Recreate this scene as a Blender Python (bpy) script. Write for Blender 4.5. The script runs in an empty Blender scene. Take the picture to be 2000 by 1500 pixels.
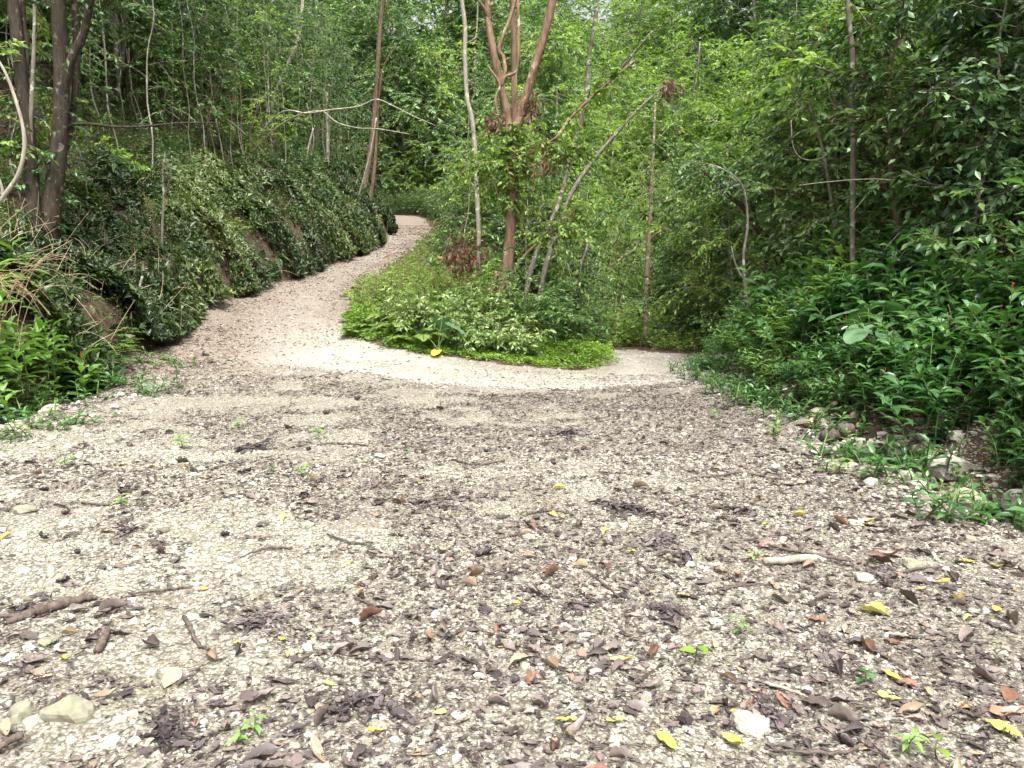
import bpy, math
import numpy as np
from mathutils import Vector

# ------------------------------------------------------------------ camera, sky, sun, exposure
SC = bpy.context.scene
COL = SC.collection
F_PX = 1480.0                      # focal length in pixels of the 2000 px wide photograph
PITCH = math.radians(6.9)
CAM_Z = 1.5
cam_d = bpy.data.cameras.new("camera")
cam_d.sensor_width = 36.0
cam_d.lens = 36.0 * F_PX / 2000.0
cam_d.clip_start = 0.05
cam_d.clip_end = 2000
cam = bpy.data.objects.new("camera", cam_d)
cam.location = (0, 0, CAM_Z)
cam.rotation_euler = (math.pi / 2 - PITCH, 0, 0)
COL.objects.link(cam)
SC.camera = cam

SUN_EL, SUN_AZ = math.radians(62), math.radians(165)      # azimuth clockwise from +Y: behind the camera, a little to the right
sun_d = bpy.data.lights.new("sun", 'SUN')
sun_d.energy = 3.4
sun_d.angle = math.radians(9)
sun_d.color = (1.0, 0.97, 0.93)
sun = bpy.data.objects.new("sun", sun_d)
sv = Vector((math.sin(SUN_AZ) * math.cos(SUN_EL), math.cos(SUN_AZ) * math.cos(SUN_EL), math.sin(SUN_EL)))
sun.rotation_euler = sv.to_track_quat('Z', 'Y').to_euler()
sun.location = (20, -20, 40)
COL.objects.link(sun)

world = bpy.data.worlds.new("World")
SC.world = world
world.use_nodes = True
wn = world.node_tree
bg = wn.nodes.get("Background") or wn.nodes.new("ShaderNodeBackground")
sky = wn.nodes.new("ShaderNodeTexSky")
sky.sky_type = 'NISHITA'
sky.sun_disc = False
sky.sun_elevation = SUN_EL
sky.sun_rotation = SUN_AZ
sky.dust_density = 9.0
sky.air_density = 1.0
sky.ozone_density = 1.0
bw = wn.nodes.new("ShaderNodeRGBToBW")                     # bright thin cloud veils the blue
wn.links.new(sky.outputs[0], bw.inputs[0])
veil = wn.nodes.new("ShaderNodeMix")
veil.data_type = 'RGBA'
veil.inputs['Factor'].default_value = .72
gain = wn.nodes.new("ShaderNodeMath")
gain.operation = 'MULTIPLY'
gain.inputs[1].default_value = 3.1
wn.links.new(bw.outputs[0], gain.inputs[0])
wn.links.new(sky.outputs[0], veil.inputs[6])
wn.links.new(gain.outputs[0], veil.inputs[7])
wn.links.new(veil.outputs[2], bg.inputs[0])
bg.inputs[1].default_value = 0.15

SC.view_settings.view_transform = 'Standard'
SC.view_settings.look = 'None'
SC.view_settings.exposure = 0.42
SC.view_settings.gamma = 1.0
cy = SC.cycles
cy.max_bounces = 5
cy.diffuse_bounces = 1
cy.glossy_bounces = 2
cy.transmission_bounces = 2
cy.transparent_max_bounces = 4
cy.caustics_reflective = False
cy.caustics_refractive = False
cy.use_denoising = True
cy.use_adaptive_sampling = True
cy.adaptive_threshold = 0.02

# ------------------------------------------------------------------ small maths
CP, SP = math.cos(PITCH), math.sin(PITCH)
def ray(px, py):
    a, b = (px - 1000) / F_PX, (750 - py) / F_PX
    return np.array([a, CP + b * SP, -SP + b * CP])
def pix(px, py, Y):
    """the point at depth Y (metres ahead) seen at that pixel of the photograph"""
    r = ray(px, py)
    return np.array([0, 0, CAM_Z]) + r * (Y / r[1])
def sstep(t):
    t = np.clip(t, 0, 1)
    return t * t * (3 - 2 * t)
def vnoise(x, y, seed=0):
    xi, yi = np.floor(x), np.floor(y)
    fx, fy = x - xi, y - yi
    fx, fy = fx * fx * (3 - 2 * fx), fy * fy * (3 - 2 * fy)
    def h(a, b):
        s = np.sin(a * 127.1 + b * 311.7 + seed * 74.7) * 43758.5453
        return s - np.floor(s)
    return (h(xi, yi) * (1 - fx) + h(xi + 1, yi) * fx) * (1 - fy) + (h(xi, yi + 1) * (1 - fx) + h(xi + 1, yi + 1) * fx) * fy
def fbm(x, y, seed=0, o=4):
    v, a, s = 0, .5, 0
    for k in range(o):
        v = v + a * vnoise(x * 2 ** k, y * 2 ** k, seed + k)
        s += a
        a *= .5
    return v / s
def norm(v):
    return v / np.maximum(np.linalg.norm(v, axis=-1, keepdims=True), 1e-9)

# ------------------------------------------------------------------ terrain height
RY = [-20, 8, 11, 14, 16, 18, 20, 22, 28, 33, 37, 42, 50, 60, 80, 140]
RZ = [0, 0, .05, .30, .62, .93, 1.25, 1.55, 2.2, 3.0, 3.6, 4.6, 6.3, 7.6, 10, 16]
def zroad(y): return np.interp(y, RY, RZ)
def Ledge(y): return np.interp(y, [-10, 6, 10, 14, 17, 21, 27, 33, 37, 42, 46, 50, 54, 58, 64, 80], [-6.2, -6.2, -6.5, -6.9, -7.2, -7.5, -7.3, -6.9, -6.7, -6.7, -7.2, -8.4, -10.5, -13.5, -18, -30])
def Redge(y): return np.interp(y, [-10, 13, 15, 17.5, 22, 28, 33.5, 40, 45, 49, 53, 57, 63, 80], [-3.0, -3.0, -3.4, -3.7, -4.4, -4.8, -4.8, -4.6, -4.7, -5.5, -7.2, -10, -14.5, -26])
def Rbank(y): return np.interp(y, [-10, 5, 10, 14, 16, 18, 20, 24, 30], [3.3, 3.4, 3.4, 3.6, 4.0, 4.8, 6, 8, 9])
def zvalley(y): return np.interp(y, [-20, 15, 19, 25, 35, 50, 65, 100, 160], [0, 0, -.05, -.35, -.9, -1.4, -.5, 9, 22])
TRACK = np.array([(-7.0, 45), (-6.0, 36), (-6.2, 28), (-6.0, 23), (-5.4, 18.6), (-4.4, 15.6), (-2.9, 13.7), (-1.0, 12.7), (1.0, 12.6), (2.5, 13.4), (3.1, 15.2), (3.3, 17), (2.9, 19.5), (2.2, 23), (1.2, 28)], float)
def path_dist(x, y, P):
    best = np.full(np.shape(x), 1e9)
    for a, b in zip(P[:-1], P[1:]):
        ab = b - a
        t = np.clip(((x - a[0]) * ab[0] + (y - a[1]) * ab[1]) / (ab @ ab), 0, 1)
        best = np.minimum(best, np.hypot(x - a[0] - t * ab[0], y - a[1] - t * ab[1]))
    return best
def height(x, y):
    x, y = np.asarray(x, float), np.asarray(y, float)
    zl, zv = zroad(y), zvalley(y)
    Rr, Ll = Redge(y), Ledge(y)
    st = np.interp(y, [12, 16, 20], [-.2, 1.4, 1.6])
    wd = np.interp(y, [12, 16, 22, 40], [4.0, 5.2, 6.0, 8.0])
    s = sstep((x - Rr - st) / wd)
    z = zl * (1 - s) + zv * s
    z = z + .42 * np.exp(-((x + .9) / 2.0) ** 2 - ((y - 17.6) / 2.3) ** 2)           # mound the old tree stands on
    d = np.maximum(Ll - x, 0)
    bh = np.interp(y, [-10, 6, 10, 14, 20, 27, 40], [.5, .6, 1.2, 2.0, 3.0, 3.4, 3.0])
    z = z + bh * (1 - np.exp(-d * 3.0 / bh)) + .50 * np.maximum(d - 1.2, 0) * np.interp(d, [0, 2, 40], [.6, 1, 1])
    d = np.maximum(x - Rbank(y), 0)
    a = np.interp(y, [-5, 12, 17, 24], [1.5, 1.4, .9, .5])
    z = z + a * (1 - np.exp(-d * .55)) + .16 * d
    z = z + 1.0 * np.exp(-((x + 4.0) / 2.2) ** 2 - ((y - 57) / 4.0) ** 2)            # earth cutting behind the bend
    road = sstep((x - Ll) / .8) * sstep((Rbank(y) - x) / .8)
    rough = ((fbm(x * .5, y * .5, 3) - .5) * .9 + (fbm(x * 1.3, y * 1.3, 4) - .5) * .5 * np.exp(-(np.maximum(Ll - x, 0) - 1.2) ** 2)) * (1 - road) + (fbm(x * .9, y * .9, 8) - .5) * .10
    # wheel ruts along the curving road
    rut = np.exp(-((path_dist(x, y, TRACK) - .60) / .17) ** 2) * sstep((y - 9) / 3) * sstep((40 - y) / 5)
    return z + rough - .045 * rut
def hnorm(x, y):
    e = .05
    return norm(np.stack([-(height(x + e, y) - height(x - e, y)) / (2 * e), -(height(x, y + e) - height(x, y - e)) / (2 * e), np.ones_like(x)], -1))
def ground_at(px, py, ymax=90):
    r = ray(px, py)
    t = np.linspace(1.2, ymax, 9000)
    z = CAM_Z + r[2] / r[1] * t
    x = r[0] / r[1] * t
    k = np.argmax(z <= height(x, t))
    return np.array([x[k], t[k], float(height(x[k], t[k]))])
def in_peninsula(x, y):
    """planted tongue of land between the two arms of the road"""
    d = path_dist(x, y, TRACK)
    front = np.interp(x, [-4.2, -3.4, -2.6, -1.6, 0, 1.5, 2.4, 2.8], [17.2, 15.6, 14.8, 14.3, 14.0, 14.4, 15.4, 17])
    return (x > Redge(y)) & (y > front) & (x < np.interp(y, [14, 15.4, 17, 20, 25], [1.2, 2.2, 2.3, 1.9, .8]))
def on_road(x, y, m=0.0):
    clear = (y < 16.5) & (x > Ledge(y) - m) & (x < Rbank(y) + m) & ~in_peninsula(x, y)
    left = (y >= 14) & (x > Ledge(y) - m) & (x < Redge(y) + m)
    right = (y >= 14) & (y < 34) & (path_dist(x, y, TRACK[9:]) < 1.3 + m)
    return clear | left | right

# ------------------------------------------------------------------ materials
def new_mat(name):
    m = bpy.data.materials.new(name)
    m.use_nodes = True
    nt = m.node_tree
    nt.nodes.clear()
    out = nt.nodes.new("ShaderNodeOutputMaterial")
    return m, nt, out
def nd(nt, t, **kw):
    n = nt.nodes.new(t)
    for k, v in kw.items():
        if k.startswith("i_"):
            n.inputs[k[2:]].default_value = v
        else:
            setattr(n, k, v)
    return n
def ramp(nt, stops):
    r = nt.nodes.new("ShaderNodeValToRGB")
    e = r.color_ramp.elements
    e[0].position, e[0].color = stops[0][0], (*stops[0][1], 1)
    e[1].position, e[1].color = stops[-1][0], (*stops[-1][1], 1)
    for p, c in stops[1:-1]:
        q = e.new(p)
        q.color = (*c, 1)
    return r
def mixc(nt, fac, a, b, mode='MIX'):
    n = nt.nodes.new("ShaderNodeMix")
    n.data_type = 'RGBA'
    n.blend_type = mode
    for sock, v in ((n.inputs['Factor'], fac), (n.inputs[6], a), (n.inputs[7], b)):
        if hasattr(v, 'is_linked'):
            nt.links.new(v, sock)
        else:
            sock.default_value = v if not isinstance(v, tuple) else (*v, 1)
    return n.outputs[2]
def math_n(nt, op, a, b=None, clamp=False):
    n = nt.nodes.new("ShaderNodeMath")
    n.operation = op
    n.use_clamp = clamp
    for s, v in ((n.inputs[0], a), (n.inputs[1], b)):
        if v is None: continue
        if hasattr(v, 'is_linked'): nt.links.new(v, s)
        else: s.default_value = v
    return n.outputs[0]

def leaf_mat(name, stops, trans=.35, rough=.42, spec=.35, rnd=.35, tsat=1.0, tcol=(1.15, 1.35, .60)):
    m, nt, out = new_mat(name)
    at = nd(nt, "ShaderNodeAttribute", attribute_name="tint")
    oi = nd(nt, "ShaderNodeObjectInfo")
    f = math_n(nt, 'ADD', at.outputs['Fac'], math_n(nt, 'MULTIPLY', math_n(nt, 'SUBTRACT', oi.outputs['Random'], .5), rnd), True)
    r = ramp(nt, stops)
    nt.links.new(f, r.inputs[0])
    p = nd(nt, "ShaderNodeBsdfPrincipled", i_Roughness=rough)
    p.inputs['Specular IOR Level'].default_value = spec
    nt.links.new(r.outputs[0], p.inputs['Base Color'])
    if trans > 0:
        t = nd(nt, "ShaderNodeBsdfTranslucent")
        nt.links.new(mixc(nt, 1.0, r.outputs[0], tcol, 'MULTIPLY'), t.inputs[0])
        mx = nd(nt, "ShaderNodeMixShader", i_Fac=trans)
        nt.links.new(p.outputs[0], mx.inputs[1])
        nt.links.new(t.outputs[0], mx.inputs[2])
        nt.links.new(mx.outputs[0], out.inputs[0])
    else:
        nt.links.new(p.outputs[0], out.inputs[0])
    return m
def bark_mat(name, dark, light, lichen=None, lich_amt=.55, scale=6.0):
    m, nt, out = new_mat(name)
    tc = nd(nt, "ShaderNodeTexCoord")
    mp = nd(nt, "ShaderNodeMapping")
    mp.inputs['Scale'].default_value = (1, 1, .22)
    nt.links.new(tc.outputs['Object'], mp.inputs[0])
    n1 = nd(nt, "ShaderNodeTexNoise", i_Scale=scale * 3, i_Detail=6.0, i_Roughness=.65)
    nt.links.new(mp.outputs[0], n1.inputs[0])
    r = ramp(nt, [(.3, dark), (.7, light)])
    nt.links.new(n1.outputs[0], r.inputs[0])
    c = r.outputs[0]
    if lichen:
        n2 = nd(nt, "ShaderNodeTexNoise", i_Scale=scale, i_Detail=5.0, i_Roughness=.6)
        nt.links.new(tc.outputs['Object'], n2.inputs[0])
        r2 = ramp(nt, [(lich_amt, (0, 0, 0)), (lich_amt + .06, (1, 1, 1))])
        nt.links.new(n2.outputs[0], r2.inputs[0])
        c = mixc(nt, r2.outputs[0], c, lichen)
    p = nd(nt, "ShaderNodeBsdfPrincipled", i_Roughness=.85)
    p.inputs['Specular IOR Level'].default_value = .2
    nt.links.new(c, p.inputs['Base Color'])
    b = nd(nt, "ShaderNodeBump", i_Strength=.7, i_Distance=.03)
    nt.links.new(n1.outputs[0], b.inputs['Height'])
    nt.links.new(b.outputs[0], p.inputs['Normal'])
    nt.links.new(p.outputs[0], out.inputs[0])
    return m
def ground_mat():
    m, nt, out = new_mat("limestone_gravel_and_soil")
    tc = nd(nt, "ShaderNodeTexCoord")
    co = tc.outputs['Object']
    def noise(scale, detail=4.0, rough=.6):
        n = nd(nt, "ShaderNodeTexNoise", i_Scale=scale, i_Detail=detail, i_Roughness=rough)
        nt.links.new(co, n.inputs[0])
        return n.outputs[0]
    v = nd(nt, "ShaderNodeTexVoronoi", i_Scale=70.0)
    nt.links.new(co, v.inputs[0])
    v2 = nd(nt, "ShaderNodeTexVoronoi", i_Scale=28.0)
    nt.links.new(co, v2.inputs[0])
    sep = nd(nt, "ShaderNodeSeparateColor")
    nt.links.new(v.outputs['Color'], sep.inputs[0])
    g = ramp(nt, [(0, (.120, .106, .080)), (.35, (.238, .217, .168)), (.7, (.325, .302, .245)), (1, (.44, .425, .38))])
    nt.links.new(sep.outputs[0], g.inputs[0])
    crev = ramp(nt, [(.30, (1, 1, 1)), (.58, (.30, .26, .22))])  # dark gaps between grains: soil, plus their small shadows put into the colour
    nt.links.new(v.outputs['Distance'], crev.inputs[0])
    gravel = mixc(nt, .55, g.outputs[0], crev.outputs[0], 'MULTIPLY')
    # rotted leaf crumbs and humus
    lit = ramp(nt, [(.3, (.065, .052, .046)), (.5, (.15, .122, .108)), (.7, (.25, .21, .185))])
    nt.links.new(noise(55, 5, .7), lit.inputs[0])
    al = nd(nt, "ShaderNodeAttribute", attribute_name="litter")
    lm = math_n(nt, 'ADD', noise(1.6, 6, .72), math_n(nt, 'MULTIPLY', al.outputs['Fac'], .5))
    lr = ramp(nt, [(.50, (0, 0, 0)), (.66, (.9, .9, .9))])
    nt.links.new(lm, lr.inputs[0])
    fine = ramp(nt, [(.42, (0, 0, 0)), (.56, (1, 1, 1))])
    nt.links.new(noise(20, 5, .75), fine.inputs[0])
    mask = mixc(nt, 1.0, lr.outputs[0], fine.outputs[0], 'MULTIPLY')
    road = mixc(nt, mask, gravel, lit.outputs[0])
    # green algae film, faint
    gr = ramp(nt, [(.52, (0, 0, 0)), (.68, (.45, .45, .45))])
    nt.links.new(noise(3.1, 5, .7), gr.inputs[0])
    road = mixc(nt, gr.outputs[0], road, (.24, .245, .15))
    # worn bare track, with the sun patches on it painted in
    at = nd(nt, "ShaderNodeAttribute", attribute_name="track")
    tm = math_n(nt, 'MULTIPLY', at.outputs['Fac'], math_n(nt, 'ADD', math_n(nt, 'MULTIPLY', noise(6, 6, .75), 1.6), -.05), True)
    road = mixc(nt, tm, road, mixc(nt, .6, (.52, .49, .44), gravel))
    # red brown leaf dust of the upper road
    ad = nd(nt, "ShaderNodeAttribute", attribute_name="dust")
    dr = ramp(nt, [(.3, (.085, .064, .050)), (.5, (.175, .140, .112)), (.7, (.30, .255, .21))])
    nt.links.new(noise(30, 6, .75), dr.inputs[0])
    dm = math_n(nt, 'MULTIPLY', ad.outputs['Fac'], math_n(nt, 'MULTIPLY', noise(5, 6, .75), 2.1), True)
    road = mixc(nt, dm, road, dr.outputs[0])
    # forest soil
    so = ramp(nt, [(.3, (.03, .022, .014)), (.55, (.085, .06, .04)), (.75, (.19, .135, .09))])
    nt.links.new(noise(9, 7, .75), so.inputs[0])
    a_s = nd(nt, "ShaderNodeAttribute", attribute_name="soil")
    sm = ramp(nt, [(.38, (0, 0, 0)), (.6, (1, 1, 1))])
    nt.links.new(math_n(nt, 'ADD', a_s.outputs['Fac'], math_n(nt, 'MULTIPLY', math_n(nt, 'SUBTRACT', noise(4, 5, .7), .5), .6)), sm.inputs[0])
    c = mixc(nt, sm.outputs[0], road, so.outputs[0])
    p = nd(nt, "ShaderNodeBsdfPrincipled", i_Roughness=.95)
    p.inputs['Specular IOR Level'].default_value = .15
    nt.links.new(c, p.inputs['Base Color'])
    hh = math_n(nt, 'SUBTRACT', noise(25, 6, .7), math_n(nt, 'ADD', math_n(nt, 'MULTIPLY', v.outputs['Distance'], .5), math_n(nt, 'MULTIPLY', v2.outputs['Distance'], .5)))
    b = nd(nt, "ShaderNodeBump", i_Strength=.9, i_Distance=.022)
    nt.links.new(hh, b.inputs['Height'])
    nt.links.new(b.outputs[0], p.inputs['Normal'])
    nt.links.new(p.outputs[0], out.inputs[0])
    return m
def stone_mat(name, stops, moss=(.22, .24, .10), moss_at=.62):
    m, nt, out = new_mat(name)
    tc = nd(nt, "ShaderNodeTexCoord")
    at = nd(nt, "ShaderNodeAttribute", attribute_name="tint")
    oi = nd(nt, "ShaderNodeObjectInfo")
    n1 = nd(nt, "ShaderNodeTexNoise", i_Scale=24.0, i_Detail=6.0, i_Roughness=.7)
    nt.links.new(tc.outputs['Object'], n1.inputs[0])
    f = math_n(nt, 'ADD', at.outputs['Fac'], math_n(nt, 'MULTIPLY', math_n(nt, 'SUBTRACT', n1.outputs[0], .5), .7), True)
    r = ramp(nt, stops)
    nt.links.new(f, r.inputs[0])
    n2 = nd(nt, "ShaderNodeTexNoise", i_Scale=7.0, i_Detail=5.0, i_Roughness=.65)
    nt.links.new(tc.outputs['Object'], n2.inputs[0])
    r2 = ramp(nt, [(moss_at, (0, 0, 0)), (moss_at + .12, (.6, .6, .6))])
    nt.links.new(n2.outputs[0], r2.inputs[0])
    c = mixc(nt, r2.outputs[0], r.outputs[0], moss)
    p = nd(nt, "ShaderNodeBsdfPrincipled", i_Roughness=.9)
    p.inputs['Specular IOR Level'].default_value = .2
    nt.links.new(c, p.inputs['Base Color'])
    b = nd(nt, "ShaderNodeBump", i_Strength=.6, i_Distance=.012)
    nt.links.new(n1.outputs[0], b.inputs['Height'])
    nt.links.new(b.outputs[0], p.inputs['Normal'])
    nt.links.new(p.outputs[0], out.inputs[0])
    return m

M = {}
M['ground'] = ground_mat()
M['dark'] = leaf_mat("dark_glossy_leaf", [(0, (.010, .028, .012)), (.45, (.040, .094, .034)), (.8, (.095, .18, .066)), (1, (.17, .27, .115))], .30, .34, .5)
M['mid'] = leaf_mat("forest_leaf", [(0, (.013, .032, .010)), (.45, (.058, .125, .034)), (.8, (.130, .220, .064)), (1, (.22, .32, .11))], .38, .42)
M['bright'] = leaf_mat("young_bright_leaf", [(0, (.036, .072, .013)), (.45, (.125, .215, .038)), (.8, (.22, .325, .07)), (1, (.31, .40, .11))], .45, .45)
M['glow'] = leaf_mat("sun_glow_leaf", [(0, (.10, .17, .030)), (.5, (.18, .28, .050)), (1, (.28, .37, .085))], .5, .5)  # sunlit glow of the far foliage put into a brighter leaf colour
M['ginger'] = leaf_mat("lance_leaf", [(0, (.014, .046, .016)), (.5, (.048, .130, .036)), (.85, (.11, .22, .066)), (1, (.17, .29, .10))], .30, .36, .5)
M['gingerlight'] = leaf_mat("pale_lance_leaf", [(0, (.07, .14, .03)), (.5, (.14, .25, .06)), (1, (.22, .33, .10))], .32, .38, .5)
M['ivy'] = leaf_mat("bank_creeper_leaf", [(0, (.014, .029, .010)), (.5, (.046, .077, .024)), (.8, (.100, .145, .046)), (1, (.20, .23, .09))], .25, .42, .45, 0)
M['cover'] = leaf_mat("ground_cover_leaf", [(0, (.08, .15, .02)), (.5, (.17, .27, .04)), (1, (.26, .36, .07))], .40, .45, .35, 0)
M['fern'] = leaf_mat("fern_leaf", [(0, (.09, .15, .03)), (.5, (.18, .26, .06)), (1, (.28, .35, .11))], .42, .5, .3)
M['shine'] = leaf_mat("pale_green_shrub_leaf", [(0, (.07, .13, .03)), (.5, (.17, .25, .07)), (1, (.30, .38, .15))], .32, .36, .55)
M['deadleaf'] = leaf_mat("dead_brown_leaf", [(0, (.045, .022, .014)), (.5, (.13, .065, .040)), (1, (.26, .15, .10))], .15, .6, .3, .2)
M['litter'] = leaf_mat("leaf_litter", [(0, (.022, .017, .017)), (.3, (.060, .046, .044)), (.55, (.118, .092, .086)), (.75, (.185, .142, .124)), (.88, (.24, .160, .115)), (.95, (.33, .22, .10)), (1, (.42, .33, .11))], .06, .55, .4, 0)
M['reddust'] = leaf_mat("red_brown_litter", [(0, (.070, .045, .035)), (.5, (.165, .108, .080)), (.85, (.28, .19, .14)), (1, (.38, .29, .18))], .06, .6, .3, 0)
M['yellowleaf'] = leaf_mat("fallen_yellow_leaf", [(0, (.34, .24, .05)), (.5, (.46, .37, .09)), (1, (.52, .46, .16))], .12, .5, .4, .7)
M['purpleleaf'] = leaf_mat("dry_purple_brown_leaf", [(0, (.052, .040, .037)), (.5, (.115, .088, .080)), (1, (.20, .158, .142))], .06, .5, .45, .8)
M['rustleaf'] = leaf_mat("rust_brown_leaf", [(0, (.070, .034, .024)), (.5, (.155, .080, .054)), (1, (.27, .155, .095))], .08, .42, .5, .8)
M['tanleaf'] = leaf_mat("tan_leaf", [(0, (.18, .13, .09)), (.5, (.29, .215, .15)), (1, (.40, .30, .19))], .08, .55, .35, .8)
M['curl'] = leaf_mat("curled_dark_leaf", [(0, (.020, .016, .016)), (.5, (.070, .055, .054)), (1, (.16, .132, .128))], .0, .65, .3, .5)
M['twig'] = bark_mat("dead_twig", (.045, .034, .028), (.15, .115, .095), None, scale=9)
M['paletwig'] = bark_mat("bleached_twig", (.20, .165, .13), (.42, .37, .30), None, scale=9)
M['straw'] = bark_mat("dry_straw", (.22, .155, .095), (.42, .32, .21), None, scale=6)
M['barkdark'] = bark_mat("dark_bark", (.014, .011, .008), (.058, .045, .032), (.13, .125, .085), .60, 7)
M['barkbrown'] = bark_mat("brown_bark", (.050, .034, .022), (.17, .115, .075), (.23, .20, .14), .62, 5)
M['barkpink'] = bark_mat("pinkish_bark", (.10, .070, .048), (.27, .195, .145), (.38, .32, .26), .56, 5)
M['barkorange'] = bark_mat("orange_brown_bark", (.075, .045, .028), (.27, .175, .115), (.34, .29, .21), .60, 4)
M['barkpale'] = bark_mat("pale_lichen_bark", (.085, .075, .058), (.21, .19, .15), (.36, .35, .29), .56, 6)
M['barkwhite'] = bark_mat("white_bark", (.17, .145, .11), (.33, .30, .24), (.46, .44, .38), .58, 6)
M['culm'] = bark_mat("bamboo_culm", (.10, .12, .045), (.24, .25, .12), (.34, .33, .22), .6, 4)
M['stemgreen'] = leaf_mat("green_stem", [(0, (.05, .085, .02)), (1, (.12, .17, .05))], 0, .5)
M['stone'] = stone_mat("limestone_pebble", [(0, (.098, .086, .064)), (.3, (.205, .187, .144)), (.65, (.305, .282, .228)), (1, (.43, .413, .365))], moss_at=.66)
M['rock'] = stone_mat("pale_limestone_rock", [(0, (.085, .078, .055)), (.4, (.18, .168, .125)), (.7, (.26, .245, .195)), (1, (.38, .365, .31))], moss_at=.48)
M['whiterock'] = stone_mat("whitish_limestone_rock", [(0, (.13, .118, .088)), (.4, (.255, .24, .195)), (1, (.46, .445, .395))], moss_at=.58)
M['redflower'] = leaf_mat("red_orange_flower", [(0, (.35, .06, .02)), (1, (.55, .16, .05))], .2, .5)
M['taro'] = leaf_mat("elephant_ear_leaf", [(0, (.03, .085, .035)), (.5, (.06, .14, .06)), (1, (.11, .20, .09))], .30, .36, .6)
M['yellowtaro'] = leaf_mat("yellowed_leaf", [(0, (.55, .42, .04)), (1, (.62, .52, .08))], .3, .45)

# ------------------------------------------------------------------ mesh collecting
class MB:
    def __init__(s):
        s.V, s.F, s.T, s.n = [], [], [], 0
    def add(s, v, f, mat=0, tint=.5, smooth=True):
        v = np.asarray(v, np.float32).reshape(-1, 3)
        f = np.asarray(f, np.int64)
        s.V.append(v)
        s.T.append(np.broadcast_to(np.asarray(tint, np.float32), (len(v),)))
        s.F.append((f + s.n, mat, smooth))
        s.n += len(v)
    def mesh(s, name, mats):
        me = bpy.data.meshes.new(name)
        V = np.concatenate(s.V)
        me.vertices.add(len(V))
        me.vertices.foreach_set('co', V.ravel())
        idx = np.concatenate([f.ravel() for f, _, _ in s.F])
        tot = np.concatenate([np.full(len(f), f.shape[1]) for f, _, _ in s.F])
        mi = np.concatenate([np.full(len(f), m) for f, m, _ in s.F])
        sm = np.concatenate([np.full(len(f), q) for f, _, q in s.F])
        me.loops.add(len(idx))
        me.loops.foreach_set('vertex_index', idx.astype(np.int32))
        me.polygons.add(len(tot))
        st = np.concatenate([[0], np.cumsum(tot)[:-1]])
        me.polygons.foreach_set('loop_start', st.astype(np.int32))
        me.polygons.foreach_set('material_index', mi.astype(np.int32))
        me.polygons.foreach_set('use_smooth', sm.astype(bool))
        a = me.attributes.new('tint', 'FLOAT', 'POINT')
        a.data.foreach_set('value', np.concatenate(s.T).astype(np.float32))
        for m in (mats if isinstance(mats, (list, tuple)) else [mats]):
            me.materials.append(m)
        me.update(calc_edges=True)
        return me
T_LO = (np.array([(0, 0, 0), (.45, .5, .07), (1, 0, -.08), (.45, -.5, .07)]), np.array([(0, 3, 2), (0, 2, 1)]))
T_MID = (np.array([(0, 0, 0), (.3, 0, .02), (.65, 0, -.06), (1, 0, -.26), (.28, .46, .10), (.65, .42, .02), (.28, -.46, .10), (.65, -.42, .02)]),
         np.array([(0, 6, 1), (0, 1, 4), (1, 6, 7), (1, 7, 2), (1, 2, 5), (1, 5, 4), (2, 7, 3), (2, 3, 5)]))
def leaves(mb, tm, P, D, U, L, W, tint, mat=0):
    P, D, U = np.asarray(P, float), norm(np.asarray(D, float)), np.asarray(U, float)
    S = norm(np.cross(U, D))
    N = np.cross(D, S)
    tv, tf = tm
    n, k = len(P), len(tv)
    L = np.broadcast_to(L, (n,))[:, None, None]
    W = np.broadcast_to(W, (n,))[:, None, None]
    v = P[:, None] + tv[None, :, :1] * L * D[:, None] + tv[None, :, 1:2] * W * S[:, None] + tv[None, :, 2:] * L * N[:, None]
    f = tf[None] + (np.arange(n) * k)[:, None, None]
    mb.add(v.reshape(-1, 3), f.reshape(-1, tf.shape[1]), mat, np.repeat(np.broadcast_to(tint, (n,)), k), True)
def tube(mb, P, R, sides=7, mat=0, tint=.5, rough=0.0, rng=None, cap=True):
    P = np.asarray(P, float)
    n = len(P)
    R = np.broadcast_to(np.asarray(R, float), (n,))
    T = norm(np.gradient(P, axis=0))
    ref = np.array([1.0, 0, 0]) if abs(T[0][0]) < .8 else np.array([0, 1.0, 0])
    A = norm(ref - T * (T @ ref)[:, None])
    B = np.cross(T, A)
    a = np.linspace(0, 2 * np.pi, sides, endpoint=False)
    rr = R[:, None] * np.ones(sides)
    if rough and rng is not None:
        rr = rr * (1 + rough * rng.standard_normal(rr.shape))
    v = P[:, None] + rr[..., None] * (np.cos(a)[None, :, None] * A[:, None] + np.sin(a)[None, :, None] * B[:, None])
    i, j = np.meshgrid(np.arange(n - 1), np.arange(sides), indexing='ij')
    j2 = (j + 1) % sides
    f = np.stack([i * sides + j, i * sides + j2, (i + 1) * sides + j2, (i + 1) * sides + j], -1).reshape(-1, 4)
    mb.add(v.reshape(-1, 3), f, mat, tint, True)
    if cap:
        c = np.stack([np.zeros(sides - 2, int), np.arange(1, sides - 1), np.arange(2, sides)], -1) + (n - 1) * sides
        mb.F.append((c + mb.n - n * sides, mat, True))
        mb.F.append((c[:, ::-1] - (n - 1) * sides + mb.n - n * sides, mat, True))
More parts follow.
